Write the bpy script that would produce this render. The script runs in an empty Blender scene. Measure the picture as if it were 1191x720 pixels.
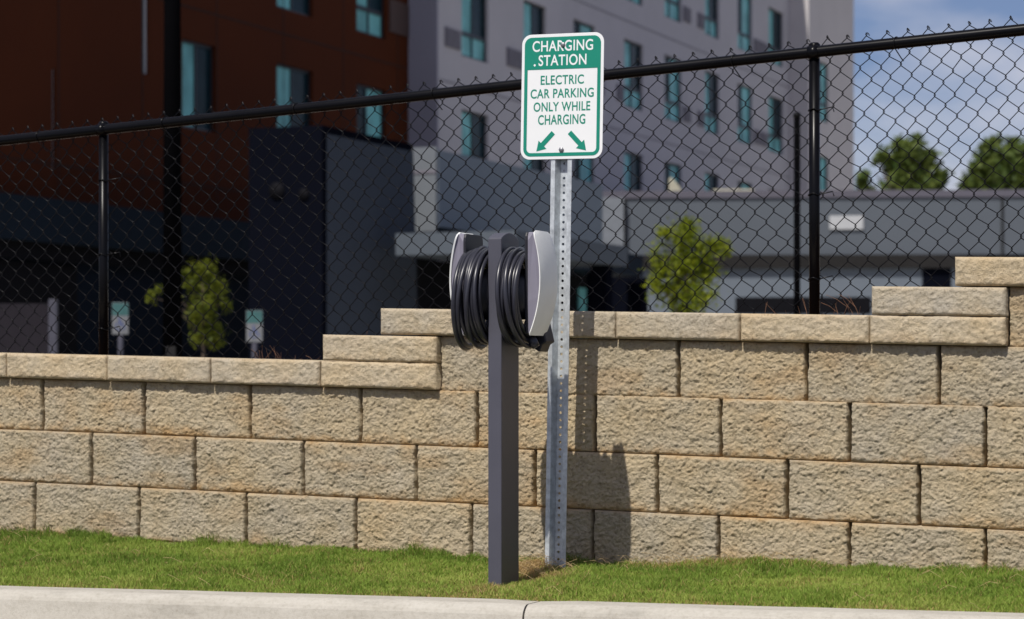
import bpy, bmesh, math, random
import numpy as np
from mathutils import Vector, Matrix

random.seed(7)
RNG = np.random.default_rng(7)
SC = bpy.context.scene
COL = SC.collection

# ---------------------------------------------------------------- camera
F_PX, CX, HORIZ = 2700.0, 595.5, 430.0        # focal length, centre and horizon in pixels of the 1191 px wide photograph
CZ = 0.72                                      # camera height above the lawn
cam_d = bpy.data.cameras.new('camera')
cam = bpy.data.objects.new('camera', cam_d)
COL.objects.link(cam)
SC.camera = cam
cam.location = (0, 0, CZ)
cam.rotation_euler = (math.radians(90), 0, 0)
cam_d.sensor_width = 36.0
cam_d.lens = F_PX / 1191.0 * 36.0
cam_d.shift_y = (HORIZ - 360.0) / 1191.0
cam_d.clip_start = 0.1
cam_d.clip_end = 3000
cam_d.dof.use_dof = True
cam_d.dof.focus_distance = 7.75
cam_d.dof.aperture_fstop = 4.2

# ---------------------------------------------------------------- light
TH = math.radians(22.5)                        # the wall, the charger and the hotel share this bearing
C, S = math.cos(TH), math.sin(TH)
Z0 = 8.3
SUN_EL = math.radians(54.5)
SUN_STRENGTH, SKY_STRENGTH = 4.6, 0.085
tu = 0.146
dx, dy = tu * C + S, -tu * S + C
n_ = math.hypot(dx, dy)
dx, dy = dx / n_, dy / n_
sun_dir = Vector((dx * math.cos(SUN_EL), dy * math.cos(SUN_EL), -math.sin(SUN_EL)))
sd = bpy.data.lights.new('sun', 'SUN')
sd.energy = SUN_STRENGTH
sd.angle = math.radians(0.5)
sd.color = (1.0, 0.955, 0.88)
sun = bpy.data.objects.new('sun', sd)
COL.objects.link(sun)
sun.rotation_euler = sun_dir.to_track_quat('-Z', 'Y').to_euler()
sun.location = (-3, -5, 8)

world = bpy.data.worlds.new('World')
SC.world = world
world.use_nodes = True
wt = world.node_tree
wt.nodes.clear()
wo = wt.nodes.new('ShaderNodeOutputWorld')
bg = wt.nodes.new('ShaderNodeBackground')
bg.inputs['Strength'].default_value = SKY_STRENGTH
sky = wt.nodes.new('ShaderNodeTexSky')
sky.sky_type = 'NISHITA'
sky.sun_disc = False
sky.sun_elevation = SUN_EL
sky.sun_rotation = math.atan2(-dx, -dy)
sky.air_density, sky.dust_density, sky.ozone_density = 0.8, 1.2, 4.0
tc = wt.nodes.new('ShaderNodeTexCoord')
mp = wt.nodes.new('ShaderNodeMapping')
mp.inputs['Scale'].default_value = (5.0, 5.0, 13.0)
mp.inputs['Location'].default_value = (1.3, 0.2, -0.35)
cn = wt.nodes.new('ShaderNodeTexNoise')
cn.inputs['Scale'].default_value = 1.0
cn.inputs['Detail'].default_value = 6
cn.inputs['Roughness'].default_value = 0.55
cr = wt.nodes.new('ShaderNodeValToRGB')
cr.color_ramp.elements[0].position = 0.44
cr.color_ramp.elements[1].position = 0.78
cmix = wt.nodes.new('ShaderNodeMixRGB')
cmix.inputs['Color2'].default_value = (8.6, 8.4, 9.0, 1)
wt.links.new(tc.outputs['Generated'], mp.inputs['Vector'])
wt.links.new(mp.outputs['Vector'], cn.inputs['Vector'])
wt.links.new(cn.outputs['Fac'], cr.inputs['Fac'])
wt.links.new(cr.outputs['Color'], cmix.inputs['Fac'])
tint = wt.nodes.new('ShaderNodeMixRGB')
tint.blend_type = 'MULTIPLY'
tint.inputs['Fac'].default_value = 1.0
tint.inputs['Color2'].default_value = (1.0, 0.91, 0.98, 1)
wt.links.new(sky.outputs['Color'], tint.inputs['Color1'])
wt.links.new(tint.outputs['Color'], cmix.inputs['Color1'])
wt.links.new(cmix.outputs['Color'], bg.inputs['Color'])
wt.links.new(bg.outputs['Background'], wo.inputs['Surface'])

vs = SC.view_settings
vs.view_transform = 'Standard'
vs.look = 'None'
vs.exposure = 0.0
vs.gamma = 1.0
vs.use_curve_mapping = False

# ---------------------------------------------------------------- frames and helpers
# Wall frame: u runs right along the retaining wall, v away from the street, z up; all z here are relative to the camera.
def W(u, v, z):
    return Vector((u * C + v * S, Z0 - u * S + v * C, z + CZ))

def pu(px, v):                                  # u of a photograph column on the plane v
    xn = (px - CX) / F_PX
    return (xn * (Z0 + v * C) - v * S) / (C + xn * S)

def pv(px, u):                                  # v of a photograph column on the plane u
    xn = (px - CX) / F_PX
    return (xn * (Z0 - u * S) - u * C) / (S - xn * C)

def pz(py, u, v):
    return (HORIZ - py) / F_PX * (Z0 - u * S + v * C)

def tag(o, label=None, cat=None, group=None, kind=None):
    if label: o['label'] = label
    if cat: o['category'] = cat
    if group: o['group'] = group
    if kind: o['kind'] = kind
    return o

ORIG = {}
def root(name, label, cat, o=(0, 0, 0), group=None, lean=0.0, rz=None, loc=None):
    e = bpy.data.objects.new(name, None)
    e.empty_display_size = 0.1
    COL.objects.link(e)
    e.location = W(*o) if loc is None else loc
    e.rotation_euler = (0, lean, -TH if rz is None else rz)
    ORIG[e.name] = Vector(o)
    tag(e, label, cat, group)
    return e

def origin_of(p):
    while p.parent: p = p.parent
    return ORIG.get(p.name, Vector((0, 0, 0)))

def link(name, me, mat, parent, o=None):
    ob = bpy.data.objects.new(name, me)
    COL.objects.link(ob)
    if mat is not None:
        for m in (mat if isinstance(mat, (list, tuple)) else [mat]):
            me.materials.append(m)
    if parent is not None:
        ob.parent = parent
    else:
        ob.location = W(*(o or (0, 0, 0)))
        ob.rotation_euler = (0, 0, -TH)
        ORIG[ob.name] = Vector(o or (0, 0, 0))
    return ob

def np_mesh(name, V, faces, mat, parent=None, o=None, smooth=False, attr=None, mat_idx=None):
    """V (n,3) in the frame of the thing; faces = list of (m,k) index arrays."""
    off = np.array(origin_of(parent) if parent is not None else (o or (0, 0, 0)), dtype=np.float64)
    V = np.asarray(V, dtype=np.float64) - off
    me = bpy.data.meshes.new(name)
    me.vertices.add(len(V))
    me.vertices.foreach_set('co', V.astype(np.float32).ravel())
    loops = np.concatenate([f.ravel() for f in faces]).astype(np.int32)
    tot = np.concatenate([np.full(len(f), f.shape[1], dtype=np.int32) for f in faces])
    st = np.concatenate([[0], np.cumsum(tot)[:-1]]).astype(np.int32)
    me.loops.add(len(loops))
    me.loops.foreach_set('vertex_index', loops)
    me.polygons.add(len(tot))
    me.polygons.foreach_set('loop_start', st)
    me.polygons.foreach_set('loop_total', tot)
    if mat_idx is not None:
        me.polygons.foreach_set('material_index', np.asarray(mat_idx, dtype=np.int32))
    me.update(calc_edges=True)
    if attr is not None:
        for k_, val in (attr if isinstance(attr, dict) else {'tone': attr}).items():
            a = me.attributes.new(k_, 'FLOAT', 'POINT')
            a.data.foreach_set('value', np.asarray(val, dtype=np.float32))
    if smooth:
        me.polygons.foreach_set('use_smooth', np.ones(len(tot), dtype=bool))
    me.validate()
    return link(name, me, mat, parent, o)

class MB:
    def __init__(self): self.v, self.f, self.sm = [], [], []
    def add(self, vs_, fs, smooth=False):
        b = len(self.v)
        self.v += [tuple(x) for x in vs_]
        self.f += [tuple(b + i for i in f) for f in fs]
        self.sm += [smooth] * len(fs)
        return self
    def box(self, x0, x1, y0, y1, z0, z1):
        return self.add([(x0, y0, z0), (x1, y0, z0), (x1, y1, z0), (x0, y1, z0), (x0, y0, z1), (x1, y0, z1), (x1, y1, z1), (x0, y1, z1)],
                        [(0, 3, 2, 1), (4, 5, 6, 7), (0, 1, 5, 4), (1, 2, 6, 5), (2, 3, 7, 6), (3, 0, 4, 7)])
    def prism(self, poly, a, b, axes='xz'):      # closed outline extruded along the remaining axis from a to b
        n = len(poly)
        def mk(p, q, t):
            return {'xz': (p, t, q), 'xy': (p, q, t), 'yz': (t, p, q)}[axes]
        vs_ = [mk(p, q, a) for p, q in poly] + [mk(p, q, b) for p, q in poly]
        fs = [tuple(range(n)), tuple(range(2 * n - 1, n - 1, -1))] + [(i, i + n, (i + 1) % n + n, (i + 1) % n) for i in range(n)]
        return self.add(vs_, fs)
    def tube(self, pts, r, n=8, cap=True):
        pts = [Vector(p) for p in pts]
        rs = r if isinstance(r, (list, tuple)) else [r] * len(pts)
        vs_, fs = [], []
        t0 = (pts[1] - pts[0]).normalized()
        ref = Vector((0, 0, 1)) if abs(t0.z) < 0.9 else Vector((0, 1, 0))
        nrm = t0.cross(ref).normalized()
        for i, p in enumerate(pts):
            t = (pts[min(i + 1, len(pts) - 1)] - pts[max(i - 1, 0)]).normalized()
            nrm = (nrm - t * nrm.dot(t)).normalized()
            bn = t.cross(nrm)
            for k in range(n):
                a = 2 * math.pi * k / n
                vs_.append(p + (nrm * math.cos(a) + bn * math.sin(a)) * rs[i])
        for i in range(len(pts) - 1):
            for k in range(n):
                k2 = (k + 1) % n
                fs.append((i * n + k, i * n + k2, (i + 1) * n + k2, (i + 1) * n + k))
        if cap:
            fs.append(tuple(range(n - 1, -1, -1)))
            fs.append(tuple((len(pts) - 1) * n + k for k in range(n)))
        return self.add(vs_, fs, True)
    def build(self, name, mat, parent=None, o=None, bevel=0.0, seg=2, local=False):
        off = Vector((0, 0, 0)) if local else (origin_of(parent) if parent is not None else Vector(o or (0, 0, 0)))
        me = bpy.data.meshes.new(name)
        me.from_pydata([Vector(p) - off for p in self.v], [], self.f)
        for p, s in zip(me.polygons, self.sm): p.use_smooth = s
        bm = bmesh.new(); bm.from_mesh(me)
        bmesh.ops.recalc_face_normals(bm, faces=bm.faces)
        bm.to_mesh(me); bm.free()
        ob = link(name, me, mat, parent, o)
        if bevel:
            m = ob.modifiers.new('bevel', 'BEVEL')
            m.width, m.segments, m.limit_method = bevel, seg, 'ANGLE'
            m.angle_limit = math.radians(35)
        return ob

# ---------------------------------------------------------------- materials
def new_mat(name):
    m = bpy.data.materials.new(name)
    m.use_nodes = True
    nt = m.node_tree
    return m, nt, nt.nodes['Principled BSDF']

def nnode(nt, typ, **kw):
    n = nt.nodes.new(typ)
    for k, v in kw.items():
        if k in n.inputs: n.inputs[k].default_value = v
        else: setattr(n, k, v)
    return n

def ramp(nt, fac, stops):
    r = nt.nodes.new('ShaderNodeValToRGB')
    els = r.color_ramp.elements
    els[0].position, els[0].color = stops[0][0], (*stops[0][1], 1)
    els[1].position, els[1].color = stops[-1][0], (*stops[-1][1], 1)
    for p, c in stops[1:-1]:
        e = els.new(p); e.color = (*c, 1)
    nt.links.new(fac, r.inputs['Fac'])
    return r.outputs['Color']

def simple(name, col, rough=0.6, metal=0.0, var=0.12, scale=6.0, bump=0.0, bscale=80.0, spec=0.5, coat=0.0):
    m, nt, p = new_mat(name)
    p.inputs['Roughness'].default_value = rough
    p.inputs['Metallic'].default_value = metal
    p.inputs['Specular IOR Level'].default_value = spec
    p.inputs['Coat Weight'].default_value = coat
    t = nnode(nt, 'ShaderNodeTexCoord')
    n = nnode(nt, 'ShaderNodeTexNoise', Scale=scale, Detail=5.0, Roughness=0.6)
    nt.links.new(t.outputs['Object'], n.inputs['Vector'])
    lo = tuple(c * (1 - var) for c in col); hi = tuple(min(1, c * (1 + var)) for c in col)
    nt.links.new(ramp(nt, n.outputs['Fac'], [(0.3, lo), (0.7, hi)]), p.inputs['Base Color'])
    mr = nnode(nt, 'ShaderNodeMapRange')
    mr.inputs['To Min'].default_value = max(0.02, rough - 0.08); mr.inputs['To Max'].default_value = min(1, rough + 0.08)
    nt.links.new(n.outputs['Fac'], mr.inputs['Value'])
    nt.links.new(mr.outputs['Result'], p.inputs['Roughness'])
    if bump:
        b = nnode(nt, 'ShaderNodeBump', Strength=bump, Distance=0.004)
        n2 = nnode(nt, 'ShaderNodeTexNoise', Scale=bscale, Detail=6.0, Roughness=0.65)
        nt.links.new(t.outputs['Object'], n2.inputs['Vector'])
        nt.links.new(n2.outputs['Fac'], b.inputs['Height'])
        nt.links.new(b.outputs['Normal'], p.inputs['Normal'])
    return m

def rock_mat(name, base, warm, grey):
    m, nt, p = new_mat(name)
    p.inputs['Roughness'].default_value = 0.95
    p.inputs['Specular IOR Level'].default_value = 0.15
    t = nnode(nt, 'ShaderNodeTexCoord')
    co = t.outputs['Object']
    big = nnode(nt, 'ShaderNodeTexNoise', Scale=5.0, Detail=4.0, Roughness=0.6)
    mid = nnode(nt, 'ShaderNodeTexNoise', Scale=38.0, Detail=6.0, Roughness=0.7)
    fine = nnode(nt, 'ShaderNodeTexNoise', Scale=230.0, Detail=4.0, Roughness=0.7)
    vor = nnode(nt, 'ShaderNodeTexVoronoi', Scale=150.0)
    for n in (big, mid, fine, vor): nt.links.new(co, n.inputs['Vector'])
    c1 = ramp(nt, big.outputs['Fac'], [(0.3, grey), (0.5, base), (0.72, warm)])
    at = nnode(nt, 'ShaderNodeAttribute'); at.attribute_name = 'tone'
    tone = nnode(nt, 'ShaderNodeMixRGB', blend_type='MIX')
    nt.links.new(at.outputs['Fac'], tone.inputs['Fac'])
    tone.inputs['Color1'].default_value = (0.94, 0.95, 0.97, 1)
    tone.inputs['Color2'].default_value = (1.07, 1.03, 0.96, 1)
    mul = nnode(nt, 'ShaderNodeMixRGB', blend_type='MULTIPLY'); mul.inputs['Fac'].default_value = 1
    nt.links.new(c1, mul.inputs['Color1']); nt.links.new(tone.outputs['Color'], mul.inputs['Color2'])
    c2 = ramp(nt, mid.outputs['Fac'], [(0.28, (0.62, 0.60, 0.56)), (0.5, (1, 1, 1)), (0.72, (1.0, 1.0, 1.0))])
    mul2 = nnode(nt, 'ShaderNodeMixRGB', blend_type='MULTIPLY'); mul2.inputs['Fac'].default_value = 0.8
    nt.links.new(mul.outputs['Color'], mul2.inputs['Color1']); nt.links.new(c2, mul2.inputs['Color2'])
    c3 = ramp(nt, vor.outputs['Color'], [(0.0, (0.45, 0.43, 0.41)), (0.25, (1, 1, 1)), (0.85, (1, 1, 1)), (1.0, (1.25, 1.22, 1.15))])
    mul3 = nnode(nt, 'ShaderNodeMixRGB', blend_type='MULTIPLY'); mul3.inputs['Fac'].default_value = 0.75
    nt.links.new(mul2.outputs['Color'], mul3.inputs['Color1']); nt.links.new(c3, mul3.inputs['Color2'])
    da = nnode(nt, 'ShaderNodeAttribute'); da.attribute_name = 'dirt'
    dm = nnode(nt, 'ShaderNodeMixRGB', blend_type='MULTIPLY')
    nt.links.new(da.outputs['Fac'], dm.inputs['Fac'])
    nt.links.new(mul3.outputs['Color'], dm.inputs['Color1']); dm.inputs['Color2'].default_value = (0.92, 0.74, 0.55, 1)
    nt.links.new(dm.outputs['Color'], p.inputs['Base Color'])
    ad = nnode(nt, 'ShaderNodeMath', operation='MULTIPLY_ADD')
    nt.links.new(mid.outputs['Fac'], ad.inputs[0]); ad.inputs[1].default_value = 1.6
    nt.links.new(fine.outputs['Fac'], ad.inputs[2])
    b = nnode(nt, 'ShaderNodeBump', Strength=1.0, Distance=0.005)
    nt.links.new(ad.outputs[0], b.inputs['Height'])
    nt.links.new(b.outputs['Normal'], p.inputs['Normal'])
    return m

M = {}
M['block'] = rock_mat('split_face_block', (0.465, 0.395, 0.28), (0.485, 0.39, 0.25), (0.45, 0.392, 0.298))
M['cap'] = rock_mat('split_face_cap', (0.53, 0.455, 0.335), (0.53, 0.43, 0.285), (0.50, 0.445, 0.355))
M['joint'] = simple('block_side', (0.05, 0.04, 0.03), 0.95, spec=0.05)
M['concrete'] = simple('kerb_concrete', (0.40, 0.385, 0.345), 0.9, var=0.16, scale=5, bump=0.5, bscale=120, spec=0.2)
def kerb_mat():
    m, nt, p = new_mat('weathered_kerb_concrete')
    p.inputs['Roughness'].default_value = 0.92
    p.inputs['Specular IOR Level'].default_value = 0.15
    t = nnode(nt, 'ShaderNodeTexCoord')
    mp_ = nnode(nt, 'ShaderNodeMapping'); mp_.inputs['Scale'].default_value = (1.0, 3.0, 3.0)
    nt.links.new(t.outputs['Object'], mp_.inputs['Vector'])
    a = nnode(nt, 'ShaderNodeTexNoise', Scale=4.5, Detail=8.0, Roughness=0.7)
    b = nnode(nt, 'ShaderNodeTexNoise', Scale=70.0, Detail=5.0, Roughness=0.7)
    v = nnode(nt, 'ShaderNodeTexVoronoi', Scale=42.0)
    nt.links.new(mp_.outputs['Vector'], a.inputs['Vector'])
    nt.links.new(t.outputs['Object'], b.inputs['Vector']); nt.links.new(t.outputs['Object'], v.inputs['Vector'])
    c = ramp(nt, a.outputs['Fac'], [(0.30, (0.33, 0.31, 0.27)), (0.46, (0.42, 0.395, 0.345)), (0.70, (0.475, 0.45, 0.40))])
    d = ramp(nt, b.outputs['Fac'], [(0.30, (0.86, 0.85, 0.83)), (0.5, (1, 1, 1)), (0.7, (1.06, 1.06, 1.06))])
    e = ramp(nt, v.outputs['Distance'], [(0.05, (0.55, 0.53, 0.50)), (0.14, (1, 1, 1)), (1.0, (1, 1, 1))])
    m1 = nnode(nt, 'ShaderNodeMixRGB', blend_type='MULTIPLY'); m1.inputs['Fac'].default_value = 1
    nt.links.new(c, m1.inputs['Color1']); nt.links.new(d, m1.inputs['Color2'])
    m2 = nnode(nt, 'ShaderNodeMixRGB', blend_type='MULTIPLY'); m2.inputs['Fac'].default_value = 0.25
    nt.links.new(m1.outputs['Color'], m2.inputs['Color1']); nt.links.new(e, m2.inputs['Color2'])
    nt.links.new(m2.outputs['Color'], p.inputs['Base Color'])
    bp = nnode(nt, 'ShaderNodeBump', Strength=0.6, Distance=0.003)
    nt.links.new(b.outputs['Fac'], bp.inputs['Height']); nt.links.new(bp.outputs['Normal'], p.inputs['Normal'])
    return m
M['kerb'] = kerb_mat()
M['asphalt'] = simple('asphalt', (0.05, 0.05, 0.052), 0.9, bump=0.8, bscale=200)
M['soil'] = simple('lawn_soil', (0.13, 0.12, 0.045), 0.95, var=0.4, scale=9, bump=0.8, bscale=90, spec=0.1)
M['bank'] = simple('pine_straw_bank', (0.10, 0.05, 0.025), 0.95, var=0.4, scale=12, bump=0.8, bscale=60, spec=0.1)
M['black_vinyl'] = simple('black_coated_steel', (0.003, 0.003, 0.004), 0.28, spec=0.14)
M['wire'] = simple('black_coated_wire', (0.0035, 0.0035, 0.0042), 0.35, spec=0.22)
M['charger_paint'] = simple('charcoal_powder_coat', (0.068, 0.068, 0.088), 0.45, var=0.05, bump=0.15, bscale=400)
M['unit_grey'] = simple('grey_moulded_plastic', (0.20, 0.19, 0.24), 0.5, var=0.04)
M['unit_dark'] = simple('dark_moulded_plastic', (0.011, 0.0115, 0.017), 0.5, var=0.05)
M['unit_white'] = simple('white_moulded_plastic', (0.86, 0.87, 0.85), 0.42, var=0.04, scale=14)
M['cable'] = simple('black_cable_sheath', (0.024, 0.024, 0.033), 0.34, var=0.1, spec=0.55)
M['galv'] = simple('galvanised_steel', (0.55, 0.58, 0.60), 0.5, metal=0.55, var=0.25, scale=45)
M['hole'] = simple('punched_hole_edge', (0.01, 0.01, 0.01), 0.9)
M['sign_white'] = simple('sign_white_sheeting', (0.80, 0.81, 0.81), 0.45, var=0.02)
M['sign_green'] = simple('sign_green_ink', (0.0, 0.225, 0.15), 0.45, var=0.03)
M['bolt'] = simple('weathered_bolt', (0.35, 0.35, 0.36), 0.4, metal=0.8)
M['orange'] = simple('rust_orange_panel', (0.068, 0.0195, 0.0085), 0.7, var=0.08, scale=0.6, spec=0.03)
M['grey_wall'] = simple('grey_stucco', (0.435, 0.42, 0.445), 0.9, var=0.05, scale=0.8)
M['return_wall'] = simple('ribbed_violet_metal', (0.30, 0.295, 0.36), 0.7, var=0.05, scale=0.8)
M['bay_wall'] = simple('pale_stucco', (0.52, 0.49, 0.49), 0.9, var=0.05, scale=0.8)
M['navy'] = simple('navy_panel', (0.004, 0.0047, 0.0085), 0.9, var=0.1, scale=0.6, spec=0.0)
M['podium'] = simple('slate_blue_panel', (0.13, 0.16, 0.195), 0.65, var=0.06, scale=0.5)
M['podium_light'] = simple('pale_slate_panel', (0.135, 0.15, 0.17), 0.7, var=0.06, scale=0.5)
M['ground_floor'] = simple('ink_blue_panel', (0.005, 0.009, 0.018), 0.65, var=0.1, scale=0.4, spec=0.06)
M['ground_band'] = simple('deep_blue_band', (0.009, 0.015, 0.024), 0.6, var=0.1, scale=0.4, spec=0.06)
M['fascia'] = simple('slate_fascia', (0.075, 0.088, 0.108), 0.65, var=0.05, scale=0.5)
M['fascia_cap'] = simple('mauve_coping', (0.085, 0.08, 0.105), 0.65, var=0.05, scale=0.5)
M['dark'] = simple('near_black', (0.006, 0.006, 0.008), 0.7, spec=0.06)
M['charcoal'] = simple('charcoal_trim', (0.022, 0.021, 0.021), 0.6, spec=0.06)
M['frame_dark'] = simple('dark_bronze_frame', (0.012, 0.016, 0.022), 0.45)
M['vent'] = simple('grey_louvre', (0.16, 0.15, 0.18), 0.7)
M['vent_brown'] = simple('brown_louvre', (0.06, 0.035, 0.03), 0.7)
M['cream'] = simple('cream_metal', (0.40, 0.38, 0.29), 0.6, var=0.06)
M['white_paint'] = simple('white_board', (0.40, 0.41, 0.43), 0.6, var=0.05)
M['steel_light'] = simple('pale_grey_steel', (0.065, 0.065, 0.085), 0.5, spec=0.15)
M['panel_grey'] = simple('warm_grey_panel', (0.017, 0.0145, 0.019), 0.7, spec=0.1)
M['roof'] = simple('roof_membrane', (0.2, 0.2, 0.2), 0.9)

def glass(name, col, rough=0.2):
    m, nt, p = new_mat(name)
    t = nnode(nt, 'ShaderNodeTexCoord')
    n = nnode(nt, 'ShaderNodeTexNoise', Scale=1.3, Detail=2.0)
    nt.links.new(t.outputs['Object'], n.inputs['Vector'])
    nt.links.new(ramp(nt, n.outputs['Fac'], [(0.35, tuple(c * 0.75 for c in col)), (0.65, tuple(c * 1.2 for c in col))]), p.inputs['Base Color'])
    p.inputs['Roughness'].default_value = rough
    p.inputs['Specular IOR Level'].default_value = 0.08
    return m
M['glass_teal'] = glass('pale_teal_glass', (0.17, 0.46, 0.47))  # diffuse pale teal for one half and the lower sash
M['glass_dark'] = glass('dark_teal_glass', (0.006, 0.022, 0.030))
M['glass_green'] = glass('green_tinted_glass', (0.02, 0.07, 0.05))

def leaf_mat(name, a, b, trans=0.35):
    m, nt, p = new_mat(name)
    at = nnode(nt, 'ShaderNodeAttribute'); at.attribute_name = 'tone'
    col = ramp(nt, at.outputs['Fac'], [(0.0, a), (1.0, b)])
    nt.links.new(col, p.inputs['Base Color'])
    p.inputs['Roughness'].default_value = 0.6
    p.inputs['Specular IOR Level'].default_value = 0.25
    tr = nnode(nt, 'ShaderNodeBsdfTranslucent')
    nt.links.new(col, tr.inputs['Color'])
    mx = nnode(nt, 'ShaderNodeMixShader'); mx.inputs[0].default_value = trans
    out = nt.nodes['Material Output']
    nt.links.new(p.outputs[0], mx.inputs[1]); nt.links.new(tr.outputs[0], mx.inputs[2])
    nt.links.new(mx.outputs[0], out.inputs['Surface'])
    return m
def blade_mat():
    m, nt, p = new_mat('lawn_blade')
    at = nnode(nt, 'ShaderNodeAttribute'); at.attribute_name = 'tone'
    col = ramp(nt, at.outputs['Fac'], [(0.0, (0.15, 0.24, 0.034)), (0.45, (0.265, 0.365, 0.06)), (0.75, (0.375, 0.44, 0.10)), (0.82, (0.42, 0.31, 0.13)), (1.0, (0.48, 0.31, 0.14))])
    nt.links.new(col, p.inputs['Base Color'])
    p.inputs['Roughness'].default_value = 0.65
    p.inputs['Specular IOR Level'].default_value = 0.2
    tr = nnode(nt, 'ShaderNodeBsdfTranslucent')
    nt.links.new(col, tr.inputs['Color'])
    mx = nnode(nt, 'ShaderNodeMixShader'); mx.inputs[0].default_value = 0.3
    nt.links.new(p.outputs[0], mx.inputs[1]); nt.links.new(tr.outputs[0], mx.inputs[2])
    nt.links.new(mx.outputs[0], nt.nodes['Material Output'].inputs['Surface'])
    return m
M['blade'] = blade_mat()
M['straw'] = simple('dry_straw', (0.20, 0.10, 0.055), 0.8, var=0.4, scale=30)
M['leaf_bright'] = leaf_mat('bright_young_leaf', (0.085, 0.125, 0.004), (0.24, 0.27, 0.010))
M['leaf_dim'] = leaf_mat('olive_young_leaf', (0.05, 0.075, 0.005), (0.15, 0.165, 0.010))
M['leaf_far'] = leaf_mat('mature_leaf', (0.045, 0.085, 0.02), (0.16, 0.20, 0.04), 0.4)
M['bark'] = simple('bark', (0.07, 0.05, 0.035), 0.9, var=0.3, scale=12)

# ---------------------------------------------------------------- noise for stone faces
def _h(xi, yi, seed):
    h = (xi.astype(np.int64) * 374761393 + yi.astype(np.int64) * 668265263 + seed * 974634777) & 0xffffffff
    h = ((h ^ (h >> 13)) * 1274126177) & 0xffffffff
    h = ((h ^ (h >> 16)) * 2246822519) & 0xffffffff
    return ((h ^ (h >> 15)) & 0xffffff) / float(0xffffff)

def vnoise(x, y, seed):
    xi, yi = np.floor(x), np.floor(y)
    fx, fy = x - xi, y - yi
    fx = fx * fx * fx * (fx * (fx * 6 - 15) + 10); fy = fy * fy * fy * (fy * (fy * 6 - 15) + 10)
    a, b = _h(xi, yi, seed), _h(xi + 1, yi, seed)
    c, d = _h(xi, yi + 1, seed), _h(xi + 1, yi + 1, seed)
    return (a * (1 - fx) + b * fx) * (1 - fy) + (c * (1 - fx) + d * fx) * fy - 0.5

def fbm(x, y, seed, oct=4, gain=0.55):
    r, a, f = 0.0, 1.0, 1.0
    for k in range(oct):
        r = r + a * vnoise(x * f + 17.3 * k, y * f - 9.1 * k, seed + k); a *= gain; f *= 2.07
    return r

def facets(x, y, seed):                          # flat chips with random tilt
    xi, yi = np.floor(x), np.floor(y)
    best = np.full(x.shape, 1e9); out = np.zeros(x.shape)
    for i in (-1, 0, 1):
        for j in (-1, 0, 1):
            cx_, cy_ = xi + i, yi + j
            sx, sy = cx_ + _h(cx_, cy_, seed), cy_ + _h(cx_, cy_, seed + 1)
            d = (x - sx) ** 2 + (y - sy) ** 2
            h = (_h(cx_, cy_, seed + 2) - 0.5) + (x - sx) * 1.5 * (_h(cx_, cy_, seed + 3) - 0.5) + (y - sy) * 1.5 * (_h(cx_, cy_, seed + 4) - 0.5)
            m = d < best
            best = np.where(m, d, best); out = np.where(m, h, out)
    return out

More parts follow.
